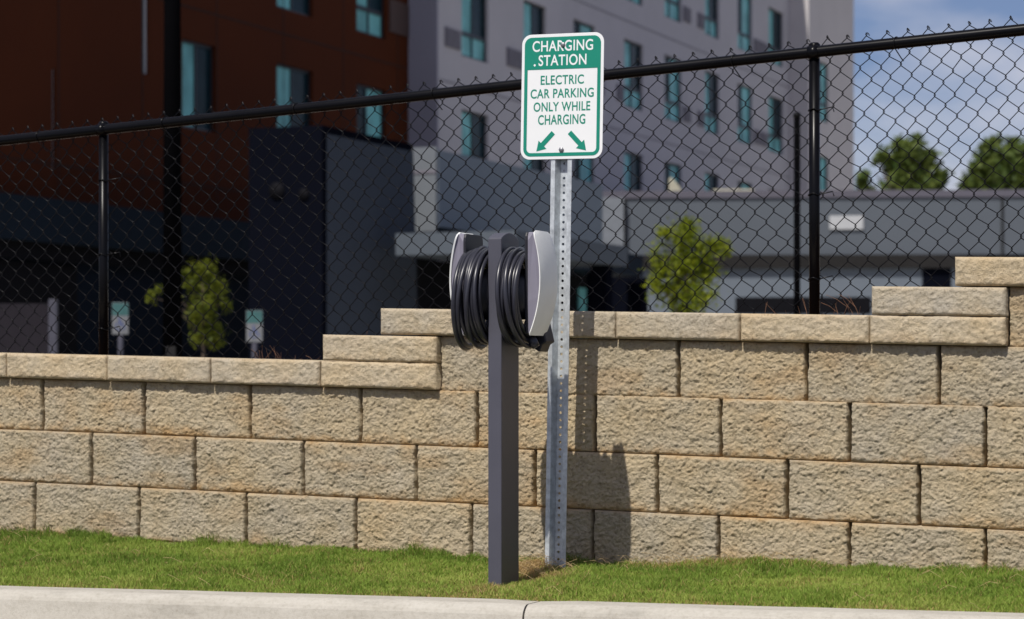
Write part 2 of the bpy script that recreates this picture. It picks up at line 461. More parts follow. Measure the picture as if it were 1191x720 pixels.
def stone(u0, u1, zlo, zhi, vf, depth, seed, slope, relief=1.0, bw=0.0045, bd=0.036, zb=0.006, res=0.0034, end_bev=None):
    """rock-faced block: front face grid plus sides; zlo/zhi given at u=0 and sheared by slope"""
    nu, nz = max(8, int((u1 - u0) / res)), max(8, int((zhi - zlo) / res))
    U, Zz = np.meshgrid(np.linspace(u0, u1, nu + 1), np.linspace(zlo, zhi, nz + 1), indexing='ij')
    X, Y = U * 1.0 + seed * 3.7, Zz * 1.0 + seed * 1.9
    wob = 1 + 0.9 * fbm(X * 28, Y * 28, seed + 50, 2)
    h = 0.0016 * facets(X * 17 + 0.9 * fbm(X * 20, Y * 20, 5, 2), Y * 19 + 0.9 * fbm(X * 20, Y * 20, 9, 2), seed) \
        + 0.0022 * facets(X * 48 + 0.8 * fbm(X * 60, Y * 60, 8, 2), Y * 56, seed + 11) \
        + 0.0034 * facets(X * 105 + 0.8 * fbm(X * 90, Y * 90, 18, 2), Y * 118, seed + 15) \
        + 0.0055 * fbm(X * 8, Y * 8, seed + 20, 3) + 0.0026 * facets(X * 185, Y * 205, seed + 17) + 0.0022 * fbm(X * 70, Y * 70, seed + 31, 3, 0.8) \
        + 0.006 * np.clip(facets(X * 60, Y * 70, seed + 40) - 0.36, 0, 1)
    h *= relief
    ed = 0.0032 * np.clip(0.35 + fbm(Y * 55, X * 0 + 3.3, seed + 7, 3), 0, 1.2)
    du = np.maximum(np.minimum(U - u0, u1 - U) - ed * (bd > 0.015), 0); dz = np.minimum(Zz - zlo, zhi - Zz)
    eu = np.clip(1 - du / (bw * wob), 0, 1) ** 1.6 * bd
    ez = np.clip(1 - dz / (0.010 * wob), 0, 1) ** 1.6 * zb
    V = vf - h + np.maximum(eu, ez)
    fade = np.clip(np.minimum(du, dz) / 0.006, 0.4, 1)
    V = vf + (V - vf - np.maximum(eu, ez)) * fade + np.maximum(eu, ez)
    Zf = Zz + slope * U
    front = np.stack([U, V, Zf], -1).reshape(-1, 3)
    idx = np.arange((nu + 1) * (nz + 1)).reshape(nu + 1, nz + 1)
    q = np.stack([idx[:-1, :-1], idx[1:, :-1], idx[1:, 1:], idx[:-1, 1:]], -1).reshape(-1, 4)
    # sides
    ring = np.concatenate([idx[:, 0], idx[-1, 1:], idx[-2::-1, -1], idx[0, -2:0:-1]])
    back = front[ring].copy(); back[:, 1] = vf + depth
    b0 = len(front); n = len(ring)
    r2 = np.arange(b0, b0 + n)
    q2 = np.stack([ring, r2, np.roll(r2, -1), np.roll(ring, -1)], -1)
    # soil washed down over the lower edge and along the bed joint
    low = np.clip(1 - (Zz - zlo) / (0.022 + 0.030 * np.clip(0.5 + fbm(U * 9, Zz * 0, seed + 60, 3), 0, 1)), 0, 1)
    top = np.clip(1 - (zhi - Zz) / (0.008 + 0.012 * np.clip(0.5 + fbm(U * 14, Zz * 0 + 2, seed + 61, 3), 0, 1)), 0, 1)
    spot = np.clip((fbm(X * 4.5, Y * 9, seed + 62, 3) - 0.12) * 2.5, 0, 1)
    dirt = np.clip(np.maximum(low, 0.7 * top) * (0.6 + 0.9 * fbm(U * 40, Zz * 40, seed + 63, 3)) + 0.45 * spot, 0, 1).reshape(-1)
    return np.concatenate([front, back]), np.concatenate([q, q2]), np.concatenate([dirt, np.full(n, 0.5)])

def stones(name, specs, mat, parent):
    Vs, Fs, A, D, b = [], [], [], [], 0
    for k, sp in enumerate(specs):
        V, F, d = stone(**sp)
        Vs.append(V); Fs.append(F + b); A.append(np.full(len(V), random.random())); D.append(d); b += len(V)
    return np_mesh(name, np.concatenate(Vs), [np.concatenate(Fs)], mat, parent, smooth=False, attr={'tone': np.concatenate(A), 'dirt': np.concatenate(D)})

# ---------------------------------------------------------------- terrain, road, kerb
SL = -0.0229
CH, CAPH = 0.2025, 0.097                        # course and cap heights
A0 = -0.0804                                    # top of the lowest capped course at u = 0
def lineA(u): return A0 + SL * u

KV = -0.85                                      # back edge of the kerb
_ka, _kb = pu(0, KV), pu(1191, KV)
_za, _zb = pz(681, _ka, KV), pz(713, _kb, KV)
def kerb_z(u): return _za + (_zb - _za) / (_kb - _ka) * (u - _ka)
def wall_z(u): return np.interp(u, [-6, -2.18, 0, 1.8, 6], [-0.64, -0.653, -0.688, -0.668, -0.60])
def lawn_z(u, v):
    s = np.clip((v - KV) / (-KV), 0, 1)
    s = s ** 0.85
    z = (kerb_z(u) - 0.012) * (1 - s) + wall_z(u) * s
    return z + 0.014 * fbm(u * 3.1, v * 3.1, 77, 3) - 0.030 * np.exp(-((u - 0.245) ** 2 / 0.0018 + (v + 0.46) ** 2 / 0.006)) + 0.022 * np.exp(-((u - 0.15) ** 2 / 0.005 + (v + 0.22) ** 2 / 0.012)) + 0.02 * np.exp(-((u - 0.95) ** 2 / 0.05 + (v + 0.06) ** 2 / 0.006))

# far ground, one sheet to the horizon: low on the street side, lot level behind the wall
mb = MB()
mb.add([(-1500, -1500, -1.02), (1500, -1500, -1.02), (1500, 1500, -1.02), (-1500, 1500, -1.02)], [(0, 1, 2, 3)])
tag(mb.build('ground', M['asphalt']), kind='structure')
mb = MB()
mb.add([(-60, -14, -0.905), (60, -14, -0.905), (60, KV - 0.55, -0.905), (-60, KV - 0.55, -0.905)], [(0, 1, 2, 3)])
tag(mb.build('road', M['asphalt']), kind='structure')
mb = MB()
mb.add([(-60, 5, -0.36), (60, 5, -0.36), (60, 120, -0.36), (-60, 120, -0.36)], [(0, 1, 2, 3)])
tag(mb.build('parking_lot', M['concrete']), kind='structure')  # unseen lot surface made pale to bounce sunlight onto the facades
us = np.linspace(-7, 7, 71); vs2 = np.array([0.14, 0.3, 0.6, 1.0, 1.6, 2.4, 3.4, 5.0])
U, V = np.meshgrid(us, vs2, indexing='ij')
def bank_z(u, v):
    near = np.clip(0.075 + 0.07 * u, -0.25, 0.36)
    t = np.clip((v - 0.9) / 4.0, 0, 1); t = t * t * (3 - 2 * t)
    return near * (1 - t) + -0.36 * t + 0.02 * fbm(u * 2.0, v * 2.0, 5, 3) * (1 - t)
Zb = bank_z(U, V)
idx = np.arange(U.size).reshape(U.shape)
q = np.stack([idx[:-1, :-1], idx[1:, :-1], idx[1:, 1:], idx[:-1, 1:]], -1).reshape(-1, 4)
tag(np_mesh('bank', np.stack([U, V, Zb], -1).reshape(-1, 3), [q], M['bank'], None, (0, 0, 0), smooth=True), kind='structure')

# lawn base
us = np.linspace(-7, 7, 281); vs2 = np.linspace(KV - 0.01, 0.03, 24)
U, V = np.meshgrid(us, vs2, indexing='ij')
idx = np.arange(U.size).reshape(U.shape)
q = np.stack([idx[:-1, :-1], idx[1:, :-1], idx[1:, 1:], idx[:-1, 1:]], -1).reshape(-1, 4)
tag(np_mesh('lawn_ground', np.stack([U, V, lawn_z(U, V)], -1).reshape(-1, 3), [q], M['soil'], None, (0, 0, 0), smooth=True), kind='structure')

# kerb: rounded nose, contraction joints, gutter pan
def kerb_profile():
    pts = [(KV + 0.0, -0.10), (KV, 0.0), (KV - 0.10, 0.0)]
    r = 0.045
    for k in range(1, 7):
        a = math.pi / 2 * k / 6
        pts.append((KV - 0.10 - r * math.sin(a), -r + r * math.cos(a)))
    pts += [(KV - 0.158, -0.15), (KV - 0.56, -0.158), (KV - 0.56, -0.22), (KV, -0.22)]
    return pts
prof = kerb_profile()
joint_u = pu(610, KV - 0.13)
mb = MB()
segs = []
L = 3.05
for k in range(-4, 5):
    segs.append((joint_u + k * L + 0.0034, joint_u + (k + 1) * L - 0.0034))
for a, b in segs:
    nseg = 24
    rows = []
    for i in range(nseg + 1):
        u = a + (b - a) * i / nseg
        bev = 0.004 if i in (0, nseg) else 0.0
        rows.append([(u, p - (0 if p > KV - 0.02 else -bev) + 0.0015 * float(vnoise(np.array(u * 9.0), np.array(p * 40.0), 3)),
                      kerb_z(u) + q_ - (bev if q_ > -0.05 else 0) + 0.0025 * float(vnoise(np.array(u * 6.0), np.array(p * 30.0), 4))) for p, q_ in prof])
    n = len(prof)
    vs_ = [p for r in rows for p in r]
    fs = [(i * n + k, i * n + (k + 1) % n, (i + 1) * n + (k + 1) % n, (i + 1) * n + k) for i in range(nseg) for k in range(n)]
    fs += [tuple(range(n)), tuple(nseg * n + k for k in range(n - 1, -1, -1))]
    mb.add(vs_, fs)
tag(mb.build('kerb', M['kerb']), kind='structure')
mb = MB().box(-13, 15, KV - 0.12, KV - 0.02, -1.0, -0.95)
for k in range(-4, 6):
    uu = joint_u + k * L
    mb.box(uu - 0.0033, uu + 0.0033, KV - 0.13, KV - 0.004, kerb_z(uu) - 0.2, kerb_z(uu) - 0.03)
tag(mb.build('kerb_joint_filler', simple('joint_filler', (0.12, 0.11, 0.09), 0.95)), kind='structure')

# ---------------------------------------------------------------- retaining wall
wall = root('retaining_wall', 'tan split face block retaining wall with stepped caps behind the lawn', 'wall', (0, 0, -0.7))
GAP = 0.0034
BATTER = 0.006
def uline(pxs, v=0.0): return [pu(p, v) for p in pxs]
def extend(js, lo=-4.6, hi=4.6, w=0.457):
    js = list(js)
    while js[0] > lo: js.insert(0, js[0] - w)
    while js[-1] < hi: js.append(js[-1] + w)
    return js
rowA = extend(uline([50, 168, 291.5, 420, 555, 692, 838, 988, 1146]))
rowB = extend(uline([108, 228, 354, 485, 623, 765, 915.6, 1069]))
rowC = extend(uline([43, 164, 288.5, 416, 550, 691, 837, 989, 1147]))
rowD = extend(uline([108, 228, 354, 485, 623, 765, 915.6, 1069]))
u_step1 = pu(511, 0)
u_step2 = pu(1171, 0)
row0 = [u_step1] + uline([645, 788.5, 937.5, 1092]); row0 = [j for j in extend(row0, lo=u_step1)]
row1 = extend([u_step2], lo=u_step2)
seed = 100
def course(js, top, k, mat=None):
    global seed
    specs = []
    for a, b in zip(js[:-1], js[1:]):
        seed += 1
        off = random.uniform(-0.002, 0.002)
        specs.append(dict(u0=a + GAP, u1=b - GAP, zlo=top - CH + 0.0012, zhi=top - 0.0012, vf=BATTER * k + off, depth=0.10, seed=seed, slope=SL))
    return stones('block_course', specs, M['block'], wall)
course(row0, A0 + 0.197, 0)
course(row1, A0 + 0.394, 1)
course(rowA, A0, -1)
course(rowB, A0 - CH, -2)
course(rowC, A0 - 2 * CH, -3)
course(rowD, A0 - 3 * CH, -4)
def cap_stone(a, b, zlo, k=0, proud=0.03):
    global seed
    seed += 1
    V, F, d = stone(a + 0.0022, b - 0.0022, zlo + 0.001, zlo + CAPH - 0.001, -proud + BATTER * k, 0.33, seed, SL, relief=0.62, bw=0.011, bd=0.010, zb=0.009, res=0.0042)
    ob = np_mesh('cap_stone', V, [F], M['cap'], wall, smooth=False, attr={'tone': np.full(len(V), random.random()), 'dirt': d * 0.35})
    return ob
ca = [j for j in uline([7, 124, 244.7, 372.5, 508], -0.03)]
w = 0.457
pre = []
x = ca[0]
while x > -4.6: pre.insert(0, x - w); x -= w
capsL = pre + ca
for a, b in zip(capsL[:-1], capsL[1:]): cap_stone(a, b, A0, -1)
cap_stone(pu(374.5, -0.03), pu(508.5, -0.03), A0 + CAPH, -1)
cm = uline([441, 577, 715, 860, 1010.5, 1170], -0.03)
for a, b in zip(cm[:-1], cm[1:]): cap_stone(a, b, A0 + 0.197, 0)
cap_stone(pu(1012.5, -0.03), pu(1170.5, -0.03), A0 + 0.197 + CAPH, 0)
cr_ = [pu(1109, -0.03)]
while cr_[-1] < 4.6: cr_.append(cr_[-1] + 0.463)
for a, b in zip(cr_[:-1], cr_[1:]): cap_stone(a, b, A0 + 0.394, 1)
# core behind the faces
mb = MB()
def core(u0, u1, zlo, zhi, v0=0.097, v1=0.28):
    mb.add([(u0, v0, zlo + SL * u0), (u1, v0, zlo + SL * u1), (u1, v1, zlo + SL * u1), (u0, v1, zlo + SL * u0),
            (u0, v0, zhi + SL * u0), (u1, v0, zhi + SL * u1), (u1, v1, zhi + SL * u1), (u0, v1, zhi + SL * u0)],
           [(0, 3, 2, 1), (4, 5, 6, 7), (0, 1, 5, 4), (1, 2, 6, 5), (2, 3, 7, 6), (3, 0, 4, 7)])
core(-4.6, 4.6, A0 - 4 * CH, A0 - 0.002)
core(u_step1 + 0.004, 4.6, A0, A0 + 0.195)
core(u_step2 + 0.004, 4.6, A0 + 0.198, A0 + 0.392)
mb.build('core', M['joint'], wall)

# ---------------------------------------------------------------- lawn blades
def blades(N, u0, u1, h0, h1, seed, dry=0.05):
    r = np.random.default_rng(seed)
    u = r.uniform(u0, u1, N); v = r.uniform(KV - 0.004, -0.005, N)
    # thin out a bare pocket to the right of the charger, thicken elsewhere
    bare = np.exp(-((u - 0.25) ** 2 / 0.003 + (v + 0.45) ** 2 / 0.012)) + 0.8 * np.exp(-((u - 0.5) ** 2 / 0.06 + (v + 0.02) ** 2 / 0.0016)) + 0.5 * np.clip(fbm(u * 3.5, v * 5, 123, 3) - 0.22, 0, 1)
    keep = r.random(N) > bare * 0.85
    u, v = u[keep], v[keep]; n = len(u)
    z = lawn_z(u, v)
    clump = fbm(u * 16, v * 16, 12, 3)
    h = r.uniform(h0, h1, n) * (1 + 0.7 * clump) * (1 + 0.9 * np.clip(1 - np.abs(v) / 0.09, 0, 1) * np.clip(0.6 + 2 * fbm(u * 6, v * 2, 41, 2), 0, 1.6))
    h *= np.where(v < KV + 0.05, 0.75, 1)
    a = r.uniform(0, 2 * np.pi, n); w_ = r.uniform(0.0008, 0.0015, n)
    lean_a = r.uniform(0, 2 * np.pi, n); lean = r.uniform(0.15, 0.9, n) * h
    ca_, sa_ = np.cos(a) * w_, np.sin(a) * w_
    lx, ly = np.cos(lean_a) * lean, np.sin(lean_a) * lean
    P = np.empty((n, 5, 3))
    P[:, 0] = np.stack([u - ca_, v - sa_, z - 0.004], -1)
    P[:, 1] = np.stack([u + ca_, v + sa_, z - 0.004], -1)
    P[:, 2] = np.stack([u - ca_ * 0.8 + lx * 0.35, v - sa_ * 0.8 + ly * 0.35, z + h * 0.6], -1)
    P[:, 3] = np.stack([u + ca_ * 0.8 + lx * 0.35, v + sa_ * 0.8 + ly * 0.35, z + h * 0.6], -1)
    P[:, 4] = np.stack([u + lx, v + ly, z + h * 0.95], -1)
    b = np.arange(n) * 5
    q4 = np.stack([b, b + 1, b + 3, b + 2], -1); q3 = np.stack([b + 2, b + 3, b + 4], -1)
    dpat = 1.1 * np.exp(-((u - 0.165) ** 2 / 0.008 + (v + 0.25) ** 2 / 0.03)) + 0.9 * np.exp(-((u - 0.30) ** 2 / 0.006 + (v + 0.42) ** 2 / 0.012)) + 0.5 * np.exp(-((u - 0.2) ** 2 / 0.012 + (v + 0.72) ** 2 / 0.01)) + 0.35 * np.clip(fbm(u * 5, v * 7, 91, 3) - 0.1, 0, 1) + 0.55 * np.exp(-((u - 0.75) ** 2 / 0.14 + (v + 0.03) ** 2 / 0.004)) + 0.28 * np.exp(-(v - KV) ** 2 / 0.0012) + 0.35 * np.exp(-((u - 0.05) ** 2 / 0.03 + (v + 0.85) ** 2 / 0.004))
    isdry = r.random(n) < dry + 0.85 * dpat
    tone = np.clip(0.40 - 0.25 * np.exp(v / 0.16) * (u < 0.1) + 0.5 * fbm(u * 1.6, v * 2.4, 33, 3) + 0.35 * fbm(u * 9, v * 12, 34, 2) + r.normal(0, 0.12, n), 0.0, 0.72)
    tone = np.where(isdry, r.uniform(0.80, 1.0, n), tone)
    return P.reshape(-1, 3), q4, q3, np.repeat(tone, 5)
P1, a4, a3, t1 = blades(330000, -2.6, 2.35, 0.012, 0.027, 1)
P2, b4, b3, t2 = blades(90000, -6.5, -2.6, 0.012, 0.03, 2)
P3, c4, c3, t3 = blades(90000, 2.35, 6.5, 0.012, 0.03, 3)
n1, n2 = len(P1), len(P1) + len(P2)
g = np_mesh('grass', np.concatenate([P1, P2, P3]), [np.concatenate([a4, b4 + n1, c4 + n2]), np.concatenate([a3, b3 + n1, c3 + n2])], M['blade'], None, (0, 0, 0), attr=np.concatenate([t1, t2, t3]))
tag(g, 'short green lawn strip between the kerb and the block wall', 'grass', kind='stuff')

# ---------------------------------------------------------------- chain link fence
FV = 0.628
U_R, U_L = pu(947.3, FV), pu(120.5, FV)
Z_R, Z_L = pz(61.5, U_R, FV), pz(151.5, U_L, FV)
RS = (Z_R - Z_L) / (U_R - U_L)
def rail_z(u): return Z_R + RS * (u - U_R)
DU = U_R - U_L
U_P = [U_L - DU, U_L, U_R, U_R + DU]
fence = root('chain_link_fence', 'black vinyl chain link fence sloping up to the right behind the wall', 'fence', (0, FV, 0.1))
for k, up in enumerate(U_P):
    zg = float(bank_z(np.array(up), np.array(FV)))
    zt = rail_z(up)
    mb = MB().tube([(up, FV, zg - 0.15), (up, FV, zt + 0.012)], 0.0198, 20)
    post = mb.build('post', M['black_vinyl'], fence)
    mb = MB().tube([(up, FV, zt + 0.008), (up, FV, zt + 0.03), (up, FV, zt + 0.037)], [0.0213, 0.0213, 0.015], 20)
    # loop of the cap round the rail
    mb.tube([(up - 0.019, FV - 0.012, zt + 0.0), (up + 0.019, FV - 0.012, zt + 0.002)], 0.0255, 16)
    mb.build('loop_cap', M['black_vinyl'], post)
    for zz in (0.21, 0.52, 0.83):
        mb = MB()
        mb.tube([(up + 0.0225 * math.cos(t), FV + 0.0225 * math.sin(t), zt - zz + 0.004 * math.sin(3 * t)) for t in np.linspace(-0.2, 2 * math.pi * 1.02, 26)], 0.0024, 5)
        mb.tube([(up + 0.022, FV - 0.005, zt - zz), (up + 0.06, FV + 0.03, zt - zz + 0.012), (up + 0.068, FV + 0.02, zt - zz - 0.006)], 0.0022, 5)
        mb.build('tie_wire', M['wire'], post)
mb = MB()
ur = np.linspace(U_P[0] - 0.5, U_P[-1] + 0.5, 60)
mb.tube([(u, FV - 0.012, rail_z(u) + 0.0015 * math.sin(u * 2.1)) for u in ur], 0.0212, 18)
rail = mb.build('top_rail', M['black_vinyl'], fence)
for k in range(16):
    u = U_P[0] + 0.3 + k * 0.61
    mb = MB().tube([(u + 0.006 * math.cos(t), FV - 0.012 + 0.0235 * math.cos(t), rail_z(u) + 0.0235 * math.sin(t)) for t in np.linspace(-1.0, 4.4, 18)]
            + [(u + 0.012, FV + 0.006, rail_z(u) - 0.05), (u + 0.02, FV + 0.012, rail_z(u) - 0.062)], 0.0022, 5)
    mb.build('tie_wire', M['wire'], rail)
# fabric
PW, PH, SK = 0.0740, 0.0815, 0.095
def fabric():
    Vs, Fs = [], []
    b = 0
    n_half = int((U_P[-1] - U_P[0] + 0.6) / (PW / 2))
    rr = random.Random(3)
    top = 0.048
    jit = {}
    def J(i, j):
        if (i, j) not in jit: jit[(i, j)] = (rr.gauss(0, 0.0016), rr.gauss(0, 0.0018))
        return jit[(i, j)]
    NR = 30
    rw = 0.0018
    for i in range(n_half):
        pts = []
        ub = U_P[0] - 0.3 + i * PW / 2
        for j in range(NR):
            side = (i + j) % 2                       # which neighbour this wire hooks
            if (i % 2 == 0): side = j % 2
            else: side = 1 - j % 2
            node_i = i + side
            ja = J(node_i, j)
            un = ub + side * PW / 2
            dz = -j * PH / 2
            uu = un - dz * SK * 1.0 * 1 + ja[0]
            zz = rail_z(un) + top + dz + ja[1]
            inw = 0.0028 * (1 if side == 1 else -1)
            off = 0.0026 * (1 if side == 0 else -1)
            # short bend at the node with a small vertical run
            pts.append((uu - inw * 0.0, FV + 0.012 - off, zz + 0.0058))
            pts.append((uu + inw, FV + 0.012, zz))
            pts.append((uu - inw * 0.0, FV + 0.012 + off, zz - 0.0058))
        P = np.array(pts)
        # tube, 5 sided, analytic frame
        t = np.gradient(P, axis=0); t /= np.linalg.norm(t, axis=1)[:, None]
        nv = np.array([0, 1.0, 0]); bn = np.cross(t, nv); bn /= np.linalg.norm(bn, axis=1)[:, None]
        n2_ = np.cross(bn, t)
        K = 5
        ring = np.stack([P + rw * (bn * math.cos(2 * math.pi * k / K) + n2_ * math.sin(2 * math.pi * k / K)) for k in range(K)], 1)
        Vs.append(ring.reshape(-1, 3))
        m = len(P)
        ii = np.arange(m - 1)[:, None] * K; kk = np.arange(K)[None, :]; k2 = (np.arange(K)[None, :] + 1) % K
        Fs.append(b + np.stack([ii + kk, ii + k2, ii + K + k2, ii + K + kk], -1).reshape(-1, 4))
        b += m * K
    # knuckles: neighbouring wire ends twisted together above the rail
    mb = MB()
    for i in range(0, n_half + 1):
        if i % 2: continue
        un = U_P[0] - 0.3 + i * PW / 2
        zz = rail_z(un) + top
        mb.tube([(un - 0.003, FV + 0.014, zz + 0.003), (un, FV + 0.012, zz + 0.0065), (un + 0.004, FV + 0.010, zz + 0.004), (un + 0.009, FV + 0.010, zz - 0.005)], 0.0018, 5, cap=False)
    Vs.append(np.array([tuple(p) for p in mb.v])); Fs.append(np.array(mb.f) + b)
    ob = np_mesh('wire_mesh', np.concatenate(Vs), [np.concatenate(Fs)], M['wire'], fence, smooth=True)
    return ob
fabric()

# ---------------------------------------------------------------- charging pedestal
CU, CV = 0.206, -0.57
CG = -0.735
CT = pz(277, CU + 0.024, CV - 0.076)
ch = root('charging_pedestal', 'charcoal electric car charger post with two cable wrapped units', 'charger', (CU, CV, CG))
prof = [(CV - 0.076, CG - 0.1), (CV - 0.076, CT)]
for k in range(1, 13):
    s = k / 12
    prof.append((CV - 0.076 + 0.152 * s, CT + 0.022 * max(0.0, math.sin(math.pi * s)) ** 0.8))
prof.append((CV + 0.076, CG - 0.1))
MB().prism(prof, CU - 0.024, CU + 0.024, 'yz').build('post', M['charger_paint'], ch, bevel=0.003)
mb = MB().box(CU - 0.03, CU + 0.03, CV - 0.082, CV + 0.082, CG - 0.05, CG + 0.004)
mb.build('base_plate', M['charger_paint'], ch, bevel=0.002)

zc_unit, z_top, z_bot = 0.283, 0.456, 0.112
def arc_u(z):                                    # distance of the cover's face from the post axis
    s = (z - 0.295) / 0.17
    return 0.167 - (0.029 * s * s if s > 0 else 0.036 * s * s)
def lens_half(z, hw=0.078):
    # rounded shoulders
    t = np.clip((z_top - z) / 0.03, 0, 1)
    b = np.clip((z - z_bot) / 0.012, 0, 1)
    return (hw - 0.006 * np.clip((0.24 - z) / 0.12, 0, 1)) * (0.72 + 0.28 * np.sqrt(1 - (1 - t) ** 2)) * (0.9 + 0.1 * np.sqrt(1 - (1 - b) ** 2))
def cover(side, name, parent):
    nz, nv = 40, 14
    out = []
    for layer, th in ((0, 0.0), (1, -0.0045)):
        for i in range(nz + 1):
            z = z_bot + (z_top - z_bot) * i / nz
            hw = float(lens_half(z)) - (0.0 if layer == 0 else 0.003)
            for j in range(nv + 1):
                t = -1 + 2 * j / nv
                d = arc_u(z) + th - 0.005 * abs(t) ** 2.6
                out.append((CU + side * d, CV + hw * t, z if layer == 0 else min(max(z, z_bot + 0.003), z_top - 0.003)))
    n = (nz + 1) * (nv + 1); w_ = nv + 1
    fs = []
    for i in range(nz):
        for j in range(nv):
            a = i * w_ + j
            fs.append((a, a + 1, a + w_ + 1, a + w_)); fs.append((n + a, n + a + w_, n + a + w_ + 1, n + a + 1))
    for i in range(nz):
        for j in (0, nv):
            a = i * w_ + j; fs.append((a, a + w_, n + a + w_, n + a))
    for j in range(nv):
        for i in (0, nz):
            a = i * w_ + j; fs.append((a, a + 1, n + a + 1, n + a))
    mb = MB().add(out, fs, True)
    ob = mb.build(name, M['unit_white'], parent)
    m = ob.modifiers.new('edge', 'EDGE_SPLIT'); m.split_angle = math.radians(40)
    return ob
def unit(side):
    # lens-shaped moulded body between the cover and the cable drum
    zs = np.linspace(z_bot + 0.006, z_top - 0.006, 26)
    outer = [(CU + side * (arc_u(z) - 0.008), z) for z in zs]
    inner = [(CU + side * min(0.114, arc_u(z) - 0.012), z) for z in zs[::-1]]
    hwb = 0.071
    mb = MB()
    poly = outer + inner
    n = len(poly)
    vs_ = []
    for sgn in (-1, 1):
        for (uu, z) in poly:
            vs_.append((uu, CV + sgn * min(hwb, float(lens_half(z)) - 0.006), z))
    fs = [tuple(range(n)), tuple(range(2 * n - 1, n - 1, -1))] + [(i, i + n, (i + 1) % n + n, (i + 1) % n) for i in range(n)]
    mb.add(vs_, fs)
    body = mb.build('charging_unit', M['unit_grey'], ch, bevel=0.003)
    cover(side, 'cover', body)
    # dark plate on the body's inner face; its shade is put into the colour
    fl = [(CV - float(lens_half(z)) + 0.005, z) for z in zs] + [(CV + float(lens_half(z)) - 0.005, z) for z in zs[::-1]]
    MB().prism(fl, CU + side * 0.105, CU + side * 0.1132, 'yz').build('inner_shade_plate', M['unit_dark'], body, bevel=0.002)
    return body
uL = unit(-1); uR = unit(1)
# drum
mb = MB().tube([(CU - 0.104, CV, 0.25), (CU - 0.026, CV, 0.25)], 0.085, 32)
mb.tube([(CU + 0.026, CV, 0.25), (CU + 0.104, CV, 0.25)], 0.085, 32)
mb.build('cable_drum', M['unit_dark'], ch)

def coil(side, seed_, n_in, n_out, loose):
    r = random.Random(seed_)
    pts = []
    def loop(u_a, u_b, R, zc, vc, tilt, ph, skew, n=44):
        for k in range(n):
            a = 2 * math.pi * k / n + ph
            f = k / n
            uu = u_a + (u_b - u_a) * f + 0.6 * tilt * math.sin(a) + skew * math.cos(a)
            sag = 0.012 * (1 - math.sin(a)) / 2
            pts.append((CU + side * uu, CV + vc + R * math.cos(a), zc + R * math.sin(a) - sag))
    us_ = np.linspace(0.034, 0.097, n_in)
    for k in range(n_in):
        u0 = us_[k]; u1 = us_[min(k + 1, n_in - 1)]
        loop(u0, u1, 0.130 + r.uniform(-0.004, 0.004), 0.255, r.uniform(-0.004, 0.004), r.uniform(-0.004, 0.004), math.pi / 2, r.uniform(-0.003, 0.003))
    us_ = np.linspace(0.098, 0.040, n_out)
    for k in range(n_out):
        u0 = us_[k]; u1 = us_[min(k + 1, n_out - 1)]
        loop(u0, u1, 0.1495 + r.uniform(-0.009, 0.006), 0.251 + r.uniform(-0.006, 0.004), r.uniform(-0.006, 0.004), r.uniform(-0.010, 0.010), math.pi / 2, r.uniform(-0.006, 0.006))
    for (u0, u1, R, zc, vc, tilt, skew) in loose:
        loop(u0, u1, R, zc, vc, tilt, math.pi / 2, skew)
    # smooth the joins
    P = np.array(pts)
    for _ in range(3):
        P[1:-1] = 0.25 * P[:-2] + 0.5 * P[1:-1] + 0.25 * P[2:]
    mb = MB().tube([tuple(p) for p in P], 0.0078, 12)
    return mb.build('cable_coil', M['cable'], ch)
coil(-1, 5, 6, 6, [(0.062, 0.085, 0.158, 0.243, -0.004, -0.016, 0.004), (0.098, 0.122, 0.156, 0.245, -0.006, -0.022, 0.010), (0.122, 0.127, 0.158, 0.238, -0.008, -0.014, 0.014)])
coil(1, 9, 6, 5, [(0.045, 0.060, 0.157, 0.247, -0.004, -0.010, 0.004), (0.075, 0.09, 0.157, 0.243, -0.003, -0.020, 0.006)])
# connector holster under the right-hand cover
mb = MB().prism([(CU + 0.072, 0.118), (CU + 0.098, 0.166), (CU + 0.116, 0.172), (CU + 0.135, 0.092), (CU + 0.120, 0.084), (CU + 0.110, 0.058), (CU + 0.078, 0.076)], CV + 0.045, CV + 0.122, 'xz')
hol = mb.build('connector_holster', M['unit_dark'], ch, bevel=0.004)
mb = MB().tube([(CU + 0.085, CV + 0.0, 0.125), (CU + 0.105, CV - 0.004, 0.095), (CU + 0.118, CV - 0.004, 0.075)], [0.012, 0.016, 0.014], 14)
mb.build('connector', M['cable'], hol)

# ---------------------------------------------------------------- parking sign on its post
SU, SV, SG = 0.243, -0.185, -0.70
LEAN = 0.0165
sg = root('charging_sign', 'white and green electric car parking sign on a galvanised post', 'sign', (SU, SV, SG), lean=LEAN)
PT = 1.13
